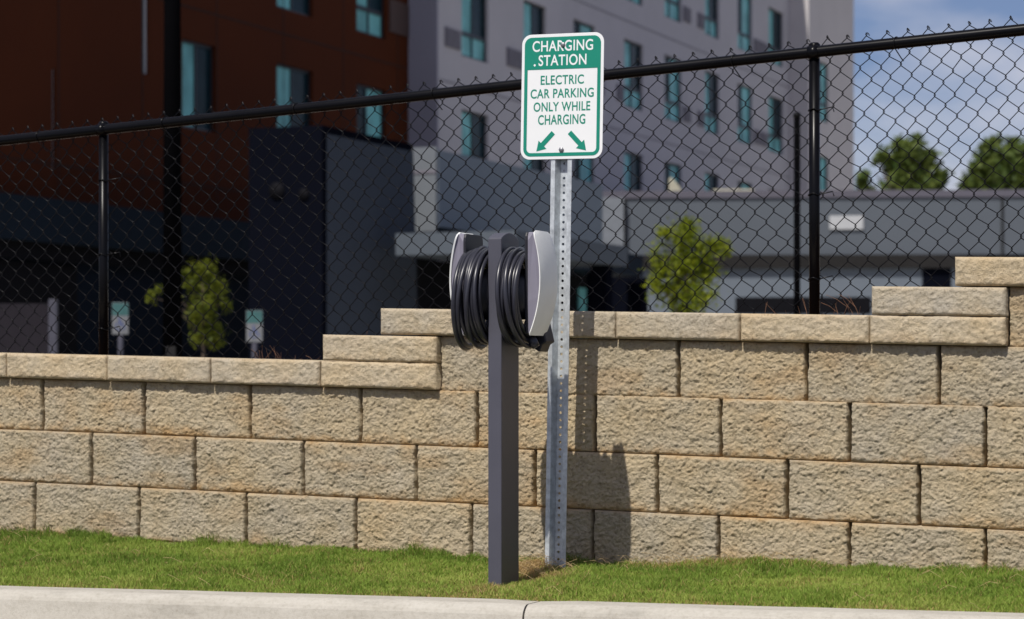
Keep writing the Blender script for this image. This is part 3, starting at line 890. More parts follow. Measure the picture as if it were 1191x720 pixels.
# U-channel: flanges in front, slanted webs, centre web behind, punched holes as real openings
def u_channel():
    th = 0.0028
    sec = [(-0.0385, -0.013), (-0.023, -0.013), (-0.0125, 0.016), (0.0125, 0.016), (0.023, -0.013), (0.0385, -0.013)]
    front = sec
    back = [(-0.0385, -0.013 + th), (-0.0249, -0.013 + th), (-0.0142, 0.016 + th), (0.0142, 0.016 + th), (0.0249, -0.013 + th), (0.0385, -0.013 + th)]
    mb = MB()
    z0, z1 = SG - 0.3, PT
    def strip(a, b, flip=False):
        mb.add([(SU + a[0], SV + a[1], z0), (SU + b[0], SV + b[1], z0), (SU + b[0], SV + b[1], z1), (SU + a[0], SV + a[1], z1)], [(0, 1, 2, 3) if not flip else (3, 2, 1, 0)])
    for i in range(5):
        if i == 2: continue
        strip(front[i], front[i + 1]); strip(back[i], back[i + 1], True)
    strip(back[0], front[0]); strip(front[5], back[5])
    # centre web with hexagonal-ish holes every 25.4 mm
    pitch, rad, n = 0.0254, 0.0048, 10
    nh = int((z1 - z0) / pitch)
    for y, fl in ((SV + 0.016, False), (SV + 0.016 + th, True)):
        hw = 0.0125 if not fl else 0.0142
        for k in range(nh):
            za = z0 + k * pitch; zb_ = za + pitch; zc = (za + zb_) / 2
            outer, inner = [], []
            for m in range(n * 2):
                a = 2 * math.pi * (m + 0.5) / (n * 2)
                cx_, sx_ = math.cos(a), math.sin(a)
                k_ = min(hw / abs(cx_) if abs(cx_) > 1e-6 else 9, (pitch / 2) / abs(sx_) if abs(sx_) > 1e-6 else 9)
                outer.append((SU + cx_ * k_, y, zc + sx_ * k_)); inner.append((SU + cx_ * rad, y, zc + sx_ * rad))
            N = n * 2
            fs = [(m, (m + 1) % N, N + (m + 1) % N, N + m) for m in range(N)]
            # fill the four corners
            vs_ = outer + inner
            cs = [(SU + hw, y, zc + pitch / 2), (SU - hw, y, zc + pitch / 2), (SU - hw, y, zc - pitch / 2), (SU + hw, y, zc - pitch / 2)]
            base = len(vs_); vs_ += cs
            for ci, (sx_, sz_) in enumerate(((1, 1), (-1, 1), (-1, -1), (1, -1))):
                best = None
                for m in range(N):
                    p, q_ = outer[m], outer[(m + 1) % N]
                    onv = abs(abs(p[0] - SU) - hw) < 1e-7; onh = abs(abs(q_[2] - zc) - pitch / 2) < 1e-7
                    onv2 = abs(abs(q_[0] - SU) - hw) < 1e-7; onh2 = abs(abs(p[2] - zc) - pitch / 2) < 1e-7
                    mx, mz = (p[0] + q_[0]) / 2 - SU, (p[2] + q_[2]) / 2 - zc
                    if mx * sx_ > 0 and mz * sz_ > 0 and ((onv and onh) or (onv2 and onh2)):
                        best = m
                if best is not None: fs.append((best, base + ci, (best + 1) % N))
            mb.add(vs_, fs)
        # hole walls are thin; leave them open
    return mb
post = u_channel().build('post', M['galv'], sg)

SW_, SH_ = 0.303, 0.433
ZC = pz(112, 0.27, -0.2)
YF = SV - 0.0165                                  # front face of the panel
TOPZ = ZC + SH_ / 2
def rrect(w_, h_, r, cz, n=8):
    pts = []
    for (sx_, sz_, a0) in ((1, 1, 0), (-1, 1, 90), (-1, -1, 180), (1, -1, 270)):
        for k in range(n + 1):
            a = math.radians(a0 + 90 * k / n)
            pts.append((SU + sx_ * (w_ / 2 - r) + r * math.cos(a), cz + sz_ * (h_ / 2 - r) + r * math.sin(a)))
    return pts
panel = MB().prism(rrect(SW_, SH_, 0.034, ZC), YF, YF + 0.0025).build('sign_panel', M['sign_white'], sg, bevel=0.0005, seg=1)
# green border ring and header
mb = MB()
B1, B2 = 0.0105, 0.0225
o_ = rrect(SW_ - 2 * B1, SH_ - 2 * B1, 0.026, ZC); i_ = rrect(SW_ - 2 * B2, SH_ - 2 * B2, 0.015, ZC)
n = len(o_)
yf, yb = YF - 0.0007, YF - 0.0001
vs_ = [(p, yf, q_) for p, q_ in o_] + [(p, yf, q_) for p, q_ in i_]
mb.add(vs_, [(k, (k + 1) % n, n + (k + 1) % n, n + k) for k in range(n)])
mb.build('border', M['sign_green'], panel)
HB = TOPZ - 0.122
top_c = (TOPZ - B1 + HB) / 2
hp = [(p, q_) for p, q_ in rrect(SW_ - 2 * B1 - 0.002, SH_ - 2 * B1 - 0.002, 0.025, ZC) if q_ > HB]
hp.sort(key=lambda t: math.atan2(t[1] - top_c, t[0] - SU))
hp = [(SU - (SW_ / 2 - B1 - 0.001), HB), (SU + (SW_ / 2 - B1 - 0.001), HB)] + hp
MB().prism(hp, YF - 0.0008, YF - 0.0002).build('header', M['sign_green'], panel)

def text(body, width, cap_h, zbase, mat, y, weight=0.0, cx_=0.0):
    cu = bpy.data.curves.new('lettering', 'FONT')
    cu.body = body
    cu.align_x = 'LEFT'
    cu.size = 1.0
    cu.offset = weight
    cu.extrude = 0.0
    cu.space_character = 1.06
    tmp = bpy.data.objects.new('lettering_tmp', cu)
    COL.objects.link(tmp)
    dg = bpy.context.evaluated_depsgraph_get()
    me = bpy.data.meshes.new_from_object(tmp.evaluated_get(dg))
    bpy.data.objects.remove(tmp)
    bpy.data.curves.remove(cu)
    co = np.array([v.co[:] for v in me.vertices])
    x0, x1 = co[:, 0].min(), co[:, 0].max()
    zz0, zz1 = co[:, 1].min(), co[:, 1].max()
    zz0 = 0.0 if zz0 > -0.05 else zz0
    sx_, sz_ = width / (x1 - x0), cap_h / (zz1 - zz0)
    off = ORIG[sg.name]
    for v in me.vertices:
        x_, yy = v.co.x, v.co.y
        v.co = Vector((SU + cx_ + (x_ - (x0 + x1) / 2) * sx_, y, zbase + (yy - zz0) * sz_)) - off
    me.name = 'lettering'
    for p_ in me.polygons: p_.use_smooth = False
    return link('lettering', me, mat, panel)
def zrow(py): return TOPZ - (py - 72) / 586 * SH_
text('CHARGING', 0.224, 0.0365, zrow(152), M['sign_white'], YF - 0.00095, 0.014)
text('STATION', 0.177, 0.0365, zrow(219), M['sign_white'], YF - 0.00095, 0.014)
MB().prism([(SU - 0.103 + 0.004 * math.cos(k * math.pi / 8), zrow(216) + 0.004 * math.sin(k * math.pi / 8)) for k in range(16)], YF - 0.0009, YF - 0.0006).build('full_stop', M['sign_white'], panel)
text('ELECTRIC', 0.160, 0.0315, zrow(308), M['sign_green'], YF - 0.0003, 0.019)
text('CAR PARKING', 0.234, 0.0315, zrow(371), M['sign_green'], YF - 0.0003, 0.019)
text('ONLY WHILE', 0.210, 0.0315, zrow(433), M['sign_green'], YF - 0.0003, 0.019)
text('CHARGING', 0.175, 0.0335, zrow(495), M['sign_green'], YF - 0.0003, 0.019)
for sx_ in (-1, 1):
    c0 = Vector((SU + sx_ * 0.030, 0, zrow(534))); c1 = Vector((SU + sx_ * 0.092, 0, zrow(620)))
    d = (c1 - c0).normalized(); p_ = Vector((d.z, 0, -d.x))
    hl = 0.032
    nk = c1 - d * hl
    pts = [c0 + p_ * 0.0085, nk + p_ * 0.0085, nk + p_ * 0.0205, c1, nk - p_ * 0.0205, nk - p_ * 0.0085, c0 - p_ * 0.0085]
    MB().prism([(q_.x, q_.z) for q_ in pts], YF - 0.0008, YF - 0.0001).build('arrow', M['sign_green'], panel)
for zb_ in (zrow(614), zrow(124)):
    MB().tube([(SU + 0.001, YF - 0.0005, zb_), (SU + 0.001, YF - 0.004, zb_), (SU + 0.001, YF - 0.006, zb_)], [0.0095, 0.0092, 0.005], 6).build('bolt', M['bolt'], panel)

# ---------------------------------------------------------------- dry stalks on top of the wall
mb = MB()
rs = random.Random(11)
def stalks(px0, px1, n, hmax, v0=0.33, v1=0.62):
    for k in range(n):
        v = rs.uniform(v0, v1); u = pu(rs.uniform(px0, px1), v)
        zg = float(bank_z(np.array(u), np.array(v))) - 0.01
        h = rs.uniform(0.3, 1.0) * hmax; a = rs.uniform(0, 6.28); l = rs.uniform(0.2, 1.1) * h
        p0 = Vector((u, v, zg)); p2 = p0 + Vector((math.cos(a) * l, math.sin(a) * l * 0.6, h)); p1 = (p0 + p2) / 2 + Vector((0, 0, h * 0.12))
        mb.tube([p0, p1, p2], [0.0009, 0.0007, 0.0004], 4, cap=False)
        if rs.random() < 0.5:
            q_ = p1 + Vector((rs.uniform(-1, 1) * l, 0, h * 0.4)); mb.tube([p1, (p1 + q_) / 2 + Vector((0, 0, 0.006)), q_], 0.0006, 4, cap=False)
stalks(280, 372, 16, 0.12); stalks(392, 438, 10, 0.16); stalks(885, 1015, 17, 0.13); stalks(700, 880, 5, 0.09); stalks(0, 280, 6, 0.07)
tag(mb.build('dry_stalks', M['straw']), 'dry reddish straw and stalks behind the top of the wall', 'dry grass', kind='stuff')
mb = MB()
rs = random.Random(12)
for k in range(330):
    if k < 90: u = rs.gauss(0.62, 0.28); v = -abs(rs.gauss(0.03, 0.05)) - 0.01
    elif k < 210: u = rs.gauss(0.19, 0.07); v = rs.gauss(-0.27, 0.10)
    elif k < 250: u = rs.gauss(1.3, 0.5); v = -abs(rs.gauss(0.0, 0.09)) - 0.01
    else: u = rs.uniform(-2.4, 2.2); v = rs.uniform(KV, -0.02)
    if v > -0.01: v = -0.01
    z = float(lawn_z(np.array(u), np.array(v))) + rs.uniform(0.012, 0.03); a = rs.uniform(0, 6.28); l = rs.uniform(0.03, 0.08)
    mb.tube([(u, v, z), (u + math.cos(a) * l / 2, v - abs(math.sin(a)) * l * 0.2, z + 0.015), (u + math.cos(a) * l, v - abs(math.sin(a)) * l * 0.4, z - 0.01 + rs.uniform(0, 0.04))], 0.0005, 4, cap=False)
tag(mb.build('dry_runners', simple('bleached_straw', (0.50, 0.36, 0.18), 0.8, var=0.4, scale=20)), 'pale dry runners lying at the foot of the wall', 'dry grass', kind='stuff')

# ---------------------------------------------------------------- hotel
hotel = root('hotel_building', 'large hotel with rust orange wing and grey wing behind the fence', 'building', (-17.0, 35.0, -0.36))
UO, UG, UB = -18.3, -17.6, -16.95
def facade(name, u, v0, v1, z0, z1, holes, mat, reveal=0.16):
    vsn = sorted(set([v0, v1] + [h[0] for h in holes] + [h[1] for h in holes]))
    zsn = sorted(set([z0, z1] + [h[2] for h in holes] + [h[3] for h in holes]))
    mb = MB()
    for a, b in zip(vsn[:-1], vsn[1:]):
        for c, d in zip(zsn[:-1], zsn[1:]):
            m = ((a + b) / 2, (c + d) / 2)
            if any(h[0] < m[0] < h[1] and h[2] < m[1] < h[3] for h in holes): continue
            mb.add([(u, a, c), (u, b, c), (u, b, d), (u, a, d)], [(0, 1, 2, 3)])
    for h in holes:
        a, b, c, d = h
        r = u - reveal
        mb.add([(u, a, c), (u, b, c), (r, b, c), (r, a, c)], [(0, 1, 2, 3)])
        mb.add([(u, a, d), (u, b, d), (r, b, d), (r, a, d)], [(3, 2, 1, 0)])
        mb.add([(u, a, c), (u, a, d), (r, a, d), (r, a, c)], [(0, 1, 2, 3)])
        mb.add([(u, b, c), (u, b, d), (r, b, d), (r, b, c)], [(3, 2, 1, 0)])
    # solid behind
    mb.box(u - 12, u - reveal - 0.06, v0 + 0.01, v1 - 0.01, z0, z1 - 0.01)
    mb.add([(u, v0, z1), (u, v1, z1), (u - 12, v1, z1), (u - 12, v0, z1)], [(0, 1, 2, 3)])
    mb.add([(u, v0, z0), (u - 12, v0, z0), (u - 12, v0, z1), (u, v0, z1)], [(0, 1, 2, 3)])
    mb.add([(u, v1, z0), (u - 12, v1, z0), (u - 12, v1, z1), (u, v1, z1)], [(3, 2, 1, 0)])
    return mb.build(name, mat, hotel)
def window(u, v0, v1, z0, z1, kind, split=0.42):
    """kind N: pale teal half nearer the camera; M: mirrored. Lower sash below a transom when split > 0."""
    r = u - 0.10
    fw = 0.05
    mb = MB()
    mid = v0 + (v1 - v0) * (0.5 if kind == 'N' else 0.42)
    mb.box(r - 0.03, r + 0.03, v0, v0 + fw, z0, z1); mb.box(r - 0.03, r + 0.03, v1 - fw, v1, z0, z1)
    mb.box(r - 0.03, r + 0.03, v0 + fw, v1 - fw, z1 - fw, z1); mb.box(r - 0.03, r + 0.03, v0 + fw, v1 - fw, z0, z0 + fw)
    zs = z0 + (z1 - z0) * 0.30 if split else z0 + fw
    mb.box(r - 0.025, r + 0.025, mid - fw / 2, mid + fw / 2, z0 + fw, z1 - fw)
    if split:
        mb.box(r - 0.028, r + 0.028, v0 + fw, v1 - fw, zs - fw * 0.9, zs + fw * 0.9)
    w_ = mb.build('window', M['frame_dark'], hotel)
    def pane(a, b, c, d, m):
        MB().box(r - 0.012, r - 0.004, a, b, c, d).build('pane', M[m], w_)
    lm, rm = ('glass_teal', 'glass_dark') if kind == 'N' else ('glass_dark', 'glass_teal')
    pane(v0 + fw, mid - fw / 2, zs, z1 - fw, lm); pane(mid + fw / 2, v1 - fw, zs, z1 - fw, rm)
    if split:
        pane(v0 + fw, v1 - fw, z0 + fw, zs, 'glass_teal')
    return w_
GZ = -0.36
ROOF_Z = 17.05
# grey wing
cols = [(537, 568, 'N'), (609, 635, 'N'), (667, 692, 'M'), (726, 748, 'N'), (773, 793, 'M'), (820, 836.5, 'N'), (858, 875, 'M'), (894, 911, 'N')]
rowsz = [(4.75, 5.80), (6.98, 8.78), (9.83, 11.6), (12.75, 14.5)]
holes, wins, vents = [], [], []
for (x0, x1, k) in cols:
    a, b = pv(x0, UG), pv(x1, UG)
    for ri, (c, d) in enumerate(rowsz):
        holes.append((a, b, c, d)); wins.append((a, b, c, d, k, 0.42 if ri else 0))
        if ri:
            if k == 'N': vents.append((pv(x0 - 20, UG), pv(x0 - 2.5, UG), c + 0.10, c + 0.52) if x0 < 640 else (pv(x0 - 9, UG), pv(x0 - 1.5, UG), c + 0.10, c + 0.52))
            else: vents.append((pv(x1 + 1.5, UG), pv(x1 + 9.5, UG), c + 0.10, c + 0.52))
vS, vE = pv(510, UG), pv(918, UG)
facade('grey_wall', UG, vS - 0.0, vE, GZ, ROOF_Z, holes, M['grey_wall'])
for w_ in wins: window(UG, *w_)
for (a, b, c, d) in vents:
    mb = MB()
    mb.box(UG + 0.005, UG + 0.035, a, b, c, d)
    for k in range(6):
        zz = c + (d - c) * (k + 0.5) / 6
        mb.box(UG + 0.035, UG + 0.05, a + 0.03, b - 0.03, zz - 0.022, zz + 0.022)
    mb.build('vent_grille', M['vent'], hotel)
# facade panel joints
mb = MB()
for zz in (6.3, 9.25, 12.2): mb.box(UG + 0.002, UG + 0.010, vS + 0.05, vE, zz, zz + 0.03)
mb.build('panel_joint', M['vent'], hotel)
# return between orange and grey, ribbed
mb = MB()
for k in range(14):
    a = UO + (UG - UO) * k / 14; b = UO + (UG - UO) * (k + 1) / 14
    mb.box(a + 0.006, b - 0.006, vS - 0.055, vS - 0.003, 4.0, ROOF_Z - 0.02)
mb.build('ribbed_return', M['return_wall'], hotel)
# end bay
bh = []
a, b = pv(951, UB), pv(963.5, UB)
for (c, d) in ((4.95, 7.15), (8.3, 10.3)): bh.append((a, b, c, d))
bv0, bv1 = vE + 0.005, pv(993, UB)
facade('bay_wall', UB, bv0, bv1, GZ, 13.12, bh, M['bay_wall'])
for (a, b, c, d) in bh: window(UB, a, b, c, d, 'M', 0.42)
# orange wing
oh, ow = [], []
for (x0, x1, k) in ((212, 251, 'N'), (322, 364, 'N'), (415, 449, 'N')):
    a, b = pv(x0, UO), pv(x1, UO)
    for ri, (c, d) in enumerate(((4.37, 5.97), (7.05, 8.85), (9.95, 11.75))):
        if ri == 1 and x0 == 212: pass
        oh.append((a, b, c, d)); ow.append((a, b, c, d, k if not (x0 == 415 and ri == 0) else 'M', 0.42 if (ri and x0 > 400) else 0))
slits = [(pv(60.5, UO), pv(64.5, UO), pz(197, UO, pv(62, UO)), pz(80, UO, pv(62, UO))), (pv(165, UO), pv(173, UO), pz(86, UO, pv(170, UO)), 7.8)]
facade('orange_wall', UO, 18.0, vS - 0.004, GZ, ROOF_Z + 0.4, oh + slits, M['orange'])
for w_ in ow: window(UO, *w_)
for (a, b, c, d) in slits:
    w_ = MB().box(UO - 0.13, UO - 0.02, a, a + (b - a) * 0.45, c, d).build('narrow_window', M['frame_dark'], hotel)
    MB().box(UO - 0.13, UO - 0.05, a + (b - a) * 0.45, b, c, d).build('pane', M['white_paint'], w_)
mb = MB()
for zz in (3.35, 6.55, 9.4): mb.box(UO + 0.002, UO + 0.009, 18.0, vS - 0.1, zz, zz + 0.02)
for vv in np.arange(19.5, vS - 0.5, 2.6): mb.box(UO + 0.002, UO + 0.007, vv, vv + 0.02, 2.8, 17)
mb.build('panel_joint', M['charcoal'], hotel)
mb = MB().box(UO + 0.004, UO + 0.04, pv(452, UO), pv(474, UO), 7.25, 7.95)
mb.build('vent_grille', M['vent_brown'], hotel)
# ground floor under the orange wing
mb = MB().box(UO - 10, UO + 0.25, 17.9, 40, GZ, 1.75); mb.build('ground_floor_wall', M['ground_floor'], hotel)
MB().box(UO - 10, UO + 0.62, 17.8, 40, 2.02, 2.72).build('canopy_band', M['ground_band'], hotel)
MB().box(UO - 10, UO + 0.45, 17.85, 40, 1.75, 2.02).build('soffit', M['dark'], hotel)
MB().box(UO + 0.25, UO + 0.30, 18.5, pv(72, UO), 0.0, 1.7).build('dark_entrance_slab', M['dark'], hotel)  # flat near-black slab on the wall face
# podium and portico on the plane u = -13
UPD = -13.0
nv0, nv1 = pv(375, UPD), pv(480, UPD)
PTZ = 3.72
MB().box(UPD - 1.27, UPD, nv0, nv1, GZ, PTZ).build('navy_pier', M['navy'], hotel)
MB().add([(UPD + 0.01, nv0 + 0.12, GZ), (UPD + 0.01, nv1 + 0.25, GZ), (UPD + 0.01, nv1 - 0.0, PTZ - 0.12), (UPD + 0.01, nv0 + 0.12, PTZ - 0.12)], [(0, 1, 2, 3)]).build('side_panel', simple('blue_slate_panel', (0.040, 0.049, 0.066), 0.7, var=0.08, scale=0.5, spec=0.1), hotel)
for (px, py) in ((320, 222), (353, 226)):
    u_ = UPD - 1.27 + 1.27 * (px - 285) / 90
    z_ = pz(py, u_, nv0)
    MB().tube([(u_, nv0 - 0.03, z_), (u_, nv0 + 0.02, z_)], 0.13 if px == 320 else 0.09, 20).build('wall_lamp', M['dark'], hotel)
pb0, pb1 = pv(510, UPD), pv(701, UPD)
MB().box(UPD - 1.1, UPD, pb0, pb1, 2.42, PTZ).build('portico_volume', M['podium'], hotel)
MB().box(UPD - 0.65, UPD - 0.02, pb0 - 0.06, pb0 - 0.005, 2.3, PTZ + 0.05).build('portico_end', M['podium_light'], hotel)
MB().box(UPD - 0.66, UPD - 0.015, pb0 - 0.075, pb0 - 0.055, 3.32, 3.38).build('end_seam', M['vent'], hotel)
cv0 = 25.6
cu0, cu1 = pu(460, cv0), pu(600, cv0)
cz0, cz1 = pz(297, cu0, cv0), pz(271.5, cu0, cv0)
MB().box(cu0, cu1, cv0, pv(730, cu1), cz0, cz1).build('entrance_canopy', simple('blue_grey_canopy', (0.085, 0.10, 0.12), 0.75, var=0.05, scale=0.5, spec=0.1), hotel)
for vv in (cv0 + 1.2, pv(715, cu1)):
    MB().box(cu1 - 0.45, cu1 - 0.15, vv, vv + 0.3, GZ, cz0 - 0.003).build('canopy_column', M['navy'], hotel)
MB().box(UPD - 1.05, UPD - 0.05, pb0 + 0.02, pb1 + 2.6, 1.97, 2.415).build('portico_edge', M['ground_band'], hotel)
MB().box(UPD - 1.3, UPD - 1.0, nv1 - 0.2, pb1 + 2.4, GZ, 1.96).build('portico_shade_wall', M['dark'], hotel)  # near-black wall; shade of the open portico is put into its colour
for px in (560, 690, 737):
    vv = pv(px, UPD - 0.4)
    MB().box(UPD - 0.55, UPD - 0.2, vv, vv + 0.35, GZ, 1.965).build('portico_column', M['navy'], hotel)
vv = pv(672, UPD - 0.98)
MB().box(UPD - 0.995, UPD - 0.96, vv, vv + 1.2, 0.2, 1.7).build('entrance_glass', M['glass_teal'], hotel)

# ---------------------------------------------------------------- low building in front of the far wing
LB = 55.0
S0 = F_PX / LB
lb = root('low_building', 'low slate grey flat roofed block right of the hotel', 'building', loc=Vector(((700 - CX) / S0, LB, CZ)), rz=math.radians(-3.0))
ORIG[lb.name] = Vector((0, 0, 0))
def lx(px): return (px - 700) / S0
def lz(py): return (HORIZ - py) / S0
lbm = lambda mb, name, mat: mb.build(name, mat, lb)
lbm(MB().box(0.1, 22, 0.05, 9, GZ, lz(312)), 'lower_wall', simple('blue_grey_render', (0.115, 0.137, 0.168), 0.75, var=0.06, scale=0.5))
lbm(MB().box(lx(728), 22, 0.0, 9, lz(297), lz(231)), 'fascia', M['fascia'])
lbm(MB().box(0.0, 22, -0.05, 9.1, lz(231) + 0.003, lz(222.5)), 'coping', M['fascia_cap'])
lbm(MB().box(0.02, lx(725.5), -0.25, 1.2, lz(288), lz(230.5)), 'end_panel', simple('pale_blue_grey_panel', (0.15, 0.165, 0.19), 0.7))
lbm(MB().box(lx(725.5), lx(728), -0.1, 1.0, lz(300), lz(231) - 0.003), 'fascia_seam', M['charcoal'])
lbm(MB().box(lx(726), lx(1144), -0.09, 0.045, lz(312.5), lz(297) - 0.004), 'window_head', M['charcoal'])
lbm(MB().box(lx(855), lx(1011), 0.035, 0.046, lz(365), lz(346)), 'low_window', M['dark'])
lbm(MB().box(lx(1070), lx(1103), 0.03, 0.047, GZ, lz(313)), 'service_door', M['navy'])
lbm(MB().box(lx(1160), lx(1162), -0.06, 0.0, lz(312), lz(231) - 0.004), 'fascia_seam', M['charcoal'])
lbm(MB().box(lx(1163), 15, -0.05, 0.043, lz(338), lz(299)), 'dark_window', M['dark'])
lbm(MB().box(0.2, lx(742), 0.02, 0.044, GZ, lz(313)), 'doorway', M['navy'])
def lb_world(x, y, z):
    a = math.radians(-3.0)
    return Vector((lb.location.x + x * math.cos(a) - y * math.sin(a), lb.location.y + x * math.sin(a) + y * math.cos(a), CZ + z))
ws = root('wall_sign', 'blank looking pale board fixed to the slate fascia beside fence post', 'sign', loc=lb_world(lx(963), -0.06, lz(268)), rz=math.radians(-3.0))
ORIG[ws.name] = Vector((0, 0, 0))
MB().box(0, lx(1002) - lx(963), 0, 0.055, 0, lz(252) - lz(268)).build('board', M['white_paint'], ws, bevel=0.01)
mb = MB()
for k in range(3):
    mb.box(0.06, 0.72 - 0.1 * k, -0.004, -0.001, 0.06 + 0.08 * k, 0.09 + 0.08 * k)
# roof units
def roof_unit(label, px0, px1, py, y, d, slant=False):
    x0, x1 = lx(px0) , lx(px1)
    e = root('rooftop_unit', label, 'roof equipment', loc=lb_world(x0, y, lz(222.5)), rz=math.radians(-3.0), group='units on the low roof')
    ORIG[e.name] = Vector((0, 0, 0))
    w_ = x1 - x0; h_ = lz(py) - lz(222.5)
    if slant: MB().prism([(0, 0), (w_, 0), (w_ * 0.8, h_ * 0.45), (w_ * 0.25, h_), (0, h_)], 0, d).build('casing', M['cream'], e, bevel=0.03)
    else: MB().box(0, w_, 0, d, 0.04, h_).build('casing', M['cream'], e, bevel=0.03)
    MB().box(0.05, w_ - 0.05, 0.05, d - 0.05, -0.02, 0.04).build('curb', M['charcoal'], e)
    mb = MB()
    for k in range(5): mb.box(w_ * 0.12, w_ * 0.88, -0.012, 0.0 - 0.002, h_ * (0.2 + 0.13 * k), h_ * (0.24 + 0.13 * k))
    if not slant: mb.build('louvre', M['vent'], e)
roof_unit('long cream rooftop unit left of the thin black pole', 832, 882, 213, 2.0, 1.4)
roof_unit('cream slant topped rooftop hood above the bright young tree', 779, 796, 201, 1.5, 0.8, True)
roof_unit('low cream rooftop curb right of the fence post', 956, 1006, 218.5, 2.0, 1.2)

# ---------------------------------------------------------------- poles and signs between fence and hotel
def at(px, py, Y): return Vector(((px - CX) / F_PX * Y, Y, CZ + (HORIZ - py) / F_PX * Y))
e = root('lamp_pole', 'thick black pole rising out of the frame in front of the orange wing', 'pole', loc=Vector(((200.5 - CX) / F_PX * 24, 24, CZ + GZ)), rz=0)
ORIG[e.name] = Vector((0, 0, 0))
M['pole_black'] = simple('matte_black_pole', (0.0025, 0.0025, 0.003), 0.8, spec=0.0)
MB().tube([(0, 0, 0.12), (0, 0, 7.5)], [0.103, 0.073], 24).build('shaft', M['pole_black'], e)
MB().tube([(0, 0, -0.1), (0, 0, 0.1), (0, 0, 0.16)], [0.2, 0.2, 0.13], 24).build('base', M['concrete'], e)
MB().box(-0.05, 0.05, -0.107, -0.06, 0.45, 0.6).build('hand_hole_cover', M['charcoal'], e, bevel=0.01)
MB().prism([(-0.15, 7.48), (0.75, 7.62), (0.75, 7.72), (-0.15, 7.60)], -0.14, 0.14).build('lamp_head', M['black_vinyl'], e, bevel=0.02)
e = root('thin_pole', 'thin black pole standing just left of the right fence post', 'pole', loc=Vector(((927 - CX) / F_PX * 20, 20, CZ + GZ)), rz=0)
ORIG[e.name] = Vector((0, 0, 0))
MB().tube([(0, 0, 0), (0, 0, (HORIZ - 135) / F_PX * 20 - GZ)], 0.028, 14).build('shaft', M['pole_black'], e)
hh = (HORIZ - 135) / F_PX * 20 - GZ
MB().tube([(0, 0, hh - 0.01), (0, 0, hh + 0.02), (0, 0, hh + 0.035)], [0.034, 0.034, 0.015], 14).build('pole_cap', M['black_vinyl'], e)
MB().tube([(0, 0, -0.02), (0, 0, 0.03)], 0.07, 14).build('base', M['concrete'], e)

def ada_sign(px, ptop, label):
    Y = 30.0; k = Y / F_PX
    e = root('accessible_parking_sign', label, 'sign', loc=Vector(((px - CX) * k, Y, CZ + GZ)), rz=math.radians(4), group='accessible parking signs by the hotel')
    ORIG[e.name] = Vector((0, 0, 0))
    zt = (HORIZ - ptop) * k - GZ
    MB().tube([(0, 0.03, 0), (0, 0.03, zt - 0.05)], 0.036, 14).build('post', M['steel_light'], e)
    p = MB().box(-0.105, 0.105, -0.012, -0.006, zt - 0.41, zt).build('panel', M['ada_white'], e, bevel=0.004)
    MB().box(-0.100, 0.100, -0.0145, -0.0125, zt - 0.165, zt - 0.006).build('header', M['ada_green'], p)
    # wheelchair symbol: head, back, seat, leg and wheel arc
    zc = zt - 0.285
    mb = MB().tube([(-0.012, -0.0145, zc + 0.075), (-0.012, -0.0125, zc + 0.075)], 0.014, 12)
    for a, b in (((-0.012, 0.058), (-0.005, 0.0)), ((-0.005, 0.0), (0.04, 0.0)), ((0.04, 0.0), (0.06, -0.055)), ((-0.008, 0.03), (0.03, 0.03))):
        d = Vector((b[0] - a[0], b[1] - a[1])).normalized() * 0.007; n_x, n_z = -d.y, d.x
        mb.prism([(a[0] + n_x, zc + a[1] + n_z), (a[0] - n_x, zc + a[1] - n_z), (b[0] - n_x, zc + b[1] - n_z), (b[0] + n_x, zc + b[1] + n_z)], -0.0145, -0.0125)
    mb.tube([(-0.008 + 0.05 * math.cos(t), -0.0135, zc - 0.02 + 0.05 * math.sin(t)) for t in np.linspace(2.0, 5.6, 16)], 0.006, 6)
    mb.build('symbol', M['ada_blue'], p)
M['ada_white'] = simple('faded_sign_white', (0.15, 0.155, 0.165), 0.5)
M['ada_green'] = simple('faded_sign_teal', (0.035, 0.11, 0.11), 0.5)
M['ada_blue'] = simple('sign_blue', (0.03, 0.06, 0.22), 0.5)
ada_sign(140, 352, 'teal topped accessible parking sign between the fence post and thick pole')
ada_sign(296, 361, 'teal topped accessible parking sign right of the olive young tree')

Y = 28.0; k = Y / F_PX
e = root('screen_gate', 'dark grey screen gate with a pale post at far left', 'gate', loc=Vector(((62 - CX) * k, Y, CZ + GZ)), rz=0)
ORIG[e.name] = Vector((0, 0, 0))
MB().box(-0.05, 0.05, -0.05, 0.05, 0, (HORIZ - 348) * k - GZ).build('post', M['steel_light'], e, bevel=0.008)
mb = MB().box(-3.0, -0.056, -0.01, 0.02, 0.1, (HORIZ - 353) * k - GZ)
mb.build('gate_panel', M['panel_grey'], e)

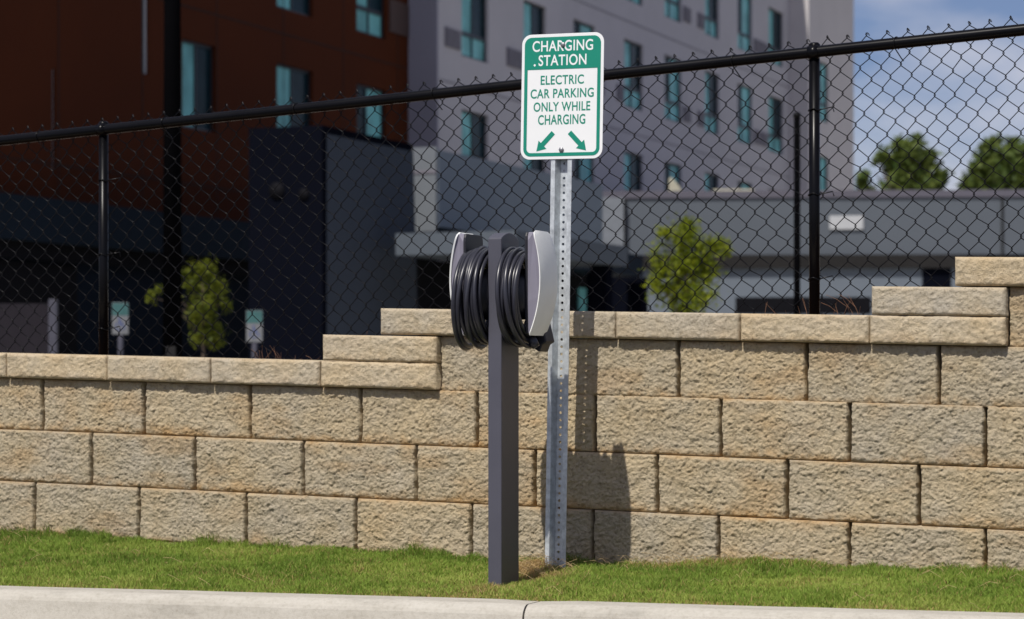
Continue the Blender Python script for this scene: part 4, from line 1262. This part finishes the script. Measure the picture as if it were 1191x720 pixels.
# ---------------------------------------------------------------- trees
def leaves(name, blobs, n, size, mat, parent, seed_, gaps=0.35):
    r = np.random.default_rng(seed_)
    w_ = np.array([b[3] ** 2 for b in blobs]); w_ = w_ / w_.sum()
    pick = r.choice(len(blobs), n, p=w_)
    B = np.array(blobs)[pick]
    d = r.normal(size=(n, 3)); d /= np.linalg.norm(d, axis=1)[:, None]
    rad = B[:, 3] * (r.random(n) ** 0.45) * np.where(r.random(n) < 0.2, r.uniform(1.1, 1.65, n), r.uniform(0.7, 1.2, n))
    P = B[:, :3] + d * rad[:, None] * np.array([1, 1, 0.85])
    keep = fbm(P[:, 0] / size * 0.24, P[:, 2] / size * 0.24 + P[:, 1] / size * 0.16, seed_, 2) > -gaps
    P, d = P[keep], d[keep]; n = len(P)
    nrm = d * 0.5 + r.normal(size=(n, 3)) * 0.8 + np.array([0, 0, 0.5]); nrm /= np.linalg.norm(nrm, axis=1)[:, None]
    t = np.cross(nrm, r.normal(size=(n, 3))); t /= np.linalg.norm(t, axis=1)[:, None]
    b = np.cross(nrm, t)
    L = size * r.uniform(0.6, 1.3, n)[:, None]; Wd = L * r.uniform(0.4, 0.6, n)[:, None]
    Q = np.stack([P - t * L / 2, P + b * Wd / 2 + nrm * L * 0.08, P + t * L / 2, P - b * Wd / 2 + nrm * L * 0.08], 1)
    tone = np.clip(r.normal(0.5, 0.25, n) + 0.3 * fbm(P[:, 0] * 2 / size * 0.1, P[:, 2] * 2 / size * 0.1, seed_ + 5, 2), 0, 1)
    idx_ = np.arange(n * 4).reshape(n, 4)
    return np_mesh(name, Q.reshape(-1, 3), [idx_], mat, parent, attr=np.repeat(tone, 4))

def tree(name, label, cat, loc, trunk_h, trunk_r, blobs, n, size, mat, seed_, group=None, gaps=0.3):
    e = root(name, label, cat, loc=loc, rz=0, group=group)
    ORIG[e.name] = Vector((0, 0, 0))
    mb = MB().tube([(0, 0, -0.05), (trunk_r * 0.3, 0, trunk_h * 0.5), (0, 0, trunk_h)], [trunk_r, trunk_r * 0.75, trunk_r * 0.45], 10)
    for (x_, y_, z_, rr) in blobs:
        s = random.uniform(0.45, 0.85) * trunk_h
        s = min(s, z_ - 0.2 * rr)
        mb.tube([(0, 0, s), (x_ * 0.45, y_ * 0.45, s + (z_ - s) * 0.6), (x_, y_, z_)], [trunk_r * 0.4, trunk_r * 0.25, trunk_r * 0.08], 6)
    mb.build('trunk', M['bark'], e)
    leaves('crown', blobs, n, size, mat, e, seed_, gaps)
    return e
# bright young tree: 755-850 px, y 252-362
Y = 26.0; k = Y / F_PX
g0 = CZ + GZ
def blobs_px(lst, px0, Y, zoff, grow=1.0):
    k = Y / F_PX; r = random.Random(int(px0))
    return [((x_ - px0) * k, r.uniform(-0.5, 0.5) * rr * k, (HORIZ - y_) * k - GZ, grow * rr * k) for (x_, y_, rr) in lst]
bl = blobs_px([(795, 275, 22), (775, 295, 20), (815, 290, 22), (836, 284, 14), (790, 310, 26), (820, 315, 20), (765, 315, 14), (782, 340, 24), (810, 345, 26), (800, 262, 12), (772, 270, 10), (795, 372, 24), (780, 395, 15), (845, 292, 8), (763, 330, 12)], 798, Y, g0)
tree('young_tree', 'bright green young tree in front of the low building', 'tree', Vector(((798 - CX) * k, Y, g0)), 1.6, 0.03, bl, 6000, 0.056, M['leaf_bright'], 21, 'young trees in the lot')
Y = 25.0; k = Y / F_PX
bl = blobs_px([(238, 312, 15), (225, 330, 14), (248, 335, 18), (240, 358, 22), (262, 355, 11), (225, 370, 12), (245, 385, 18), (178, 345, 10), (186, 338, 8), (228, 395, 10), (250, 400, 10), (215, 318, 8), (190, 352, 8)], 236, Y, g0)
tree('young_tree', 'sparse olive young tree partly behind the thick black pole', 'tree', Vector(((236 - CX) * k, Y, g0)), 1.3, 0.025, bl, 2800, 0.052, M['leaf_dim'], 22, 'young trees in the lot')
# far trees over the low roof
Y = 120.0; k = Y / F_PX
bl = blobs_px([(1058, 172, 15), (1040, 186, 16), (1072, 188, 18), (1056, 200, 20), (1030, 205, 13), (1085, 208, 15), (1045, 220, 22), (1072, 226, 22), (1022, 190, 9), (1055, 250, 30), (1094, 216, 9), (1018, 200, 7), (1046, 166, 7), (1068, 160, 6), (1098, 204, 6), (1082, 180, 7), (1026, 182, 6), (1014, 214, 7)], 1056, Y, g0, 1.2)
tree('far_tree', 'round green tree over the low roof left of the cloud', 'tree', Vector(((1056 - CX) * k, Y, g0)), 9.0, 0.25, bl, 5200, 0.42, M['leaf_far'], 23, 'trees beyond the low building', 0.06)
bl = blobs_px([(1165, 175, 16), (1150, 190, 18), (1182, 180, 18), (1172, 200, 22), (1140, 205, 12), (1195, 200, 20), (1150, 220, 20), (1185, 225, 24), (1128, 218, 10), (1215, 190, 18), (1175, 255, 32), (1134, 196, 7), (1146, 172, 7), (1160, 164, 7), (1178, 166, 7), (1126, 210, 7), (1120, 222, 9)], 1172, Y, g0, 1.2)
tree('far_tree', 'darker green tree over the low roof at the right edge', 'tree', Vector(((1172 - CX) * k, Y, g0)), 9.0, 0.25, bl, 7600, 0.42, M['leaf_far'], 24, 'trees beyond the low building', 0.06)
bl = blobs_px([(1004, 205, 8), (1008, 222, 12), (1002, 215, 7)], 1004, Y, g0)
tree('far_tree', 'small wispy tree top beside the hotel corner', 'tree', Vector(((1004 - CX) * k, Y, g0)), 9.0, 0.15, bl, 500, 0.34, M['leaf_far'], 25, 'trees beyond the low building')
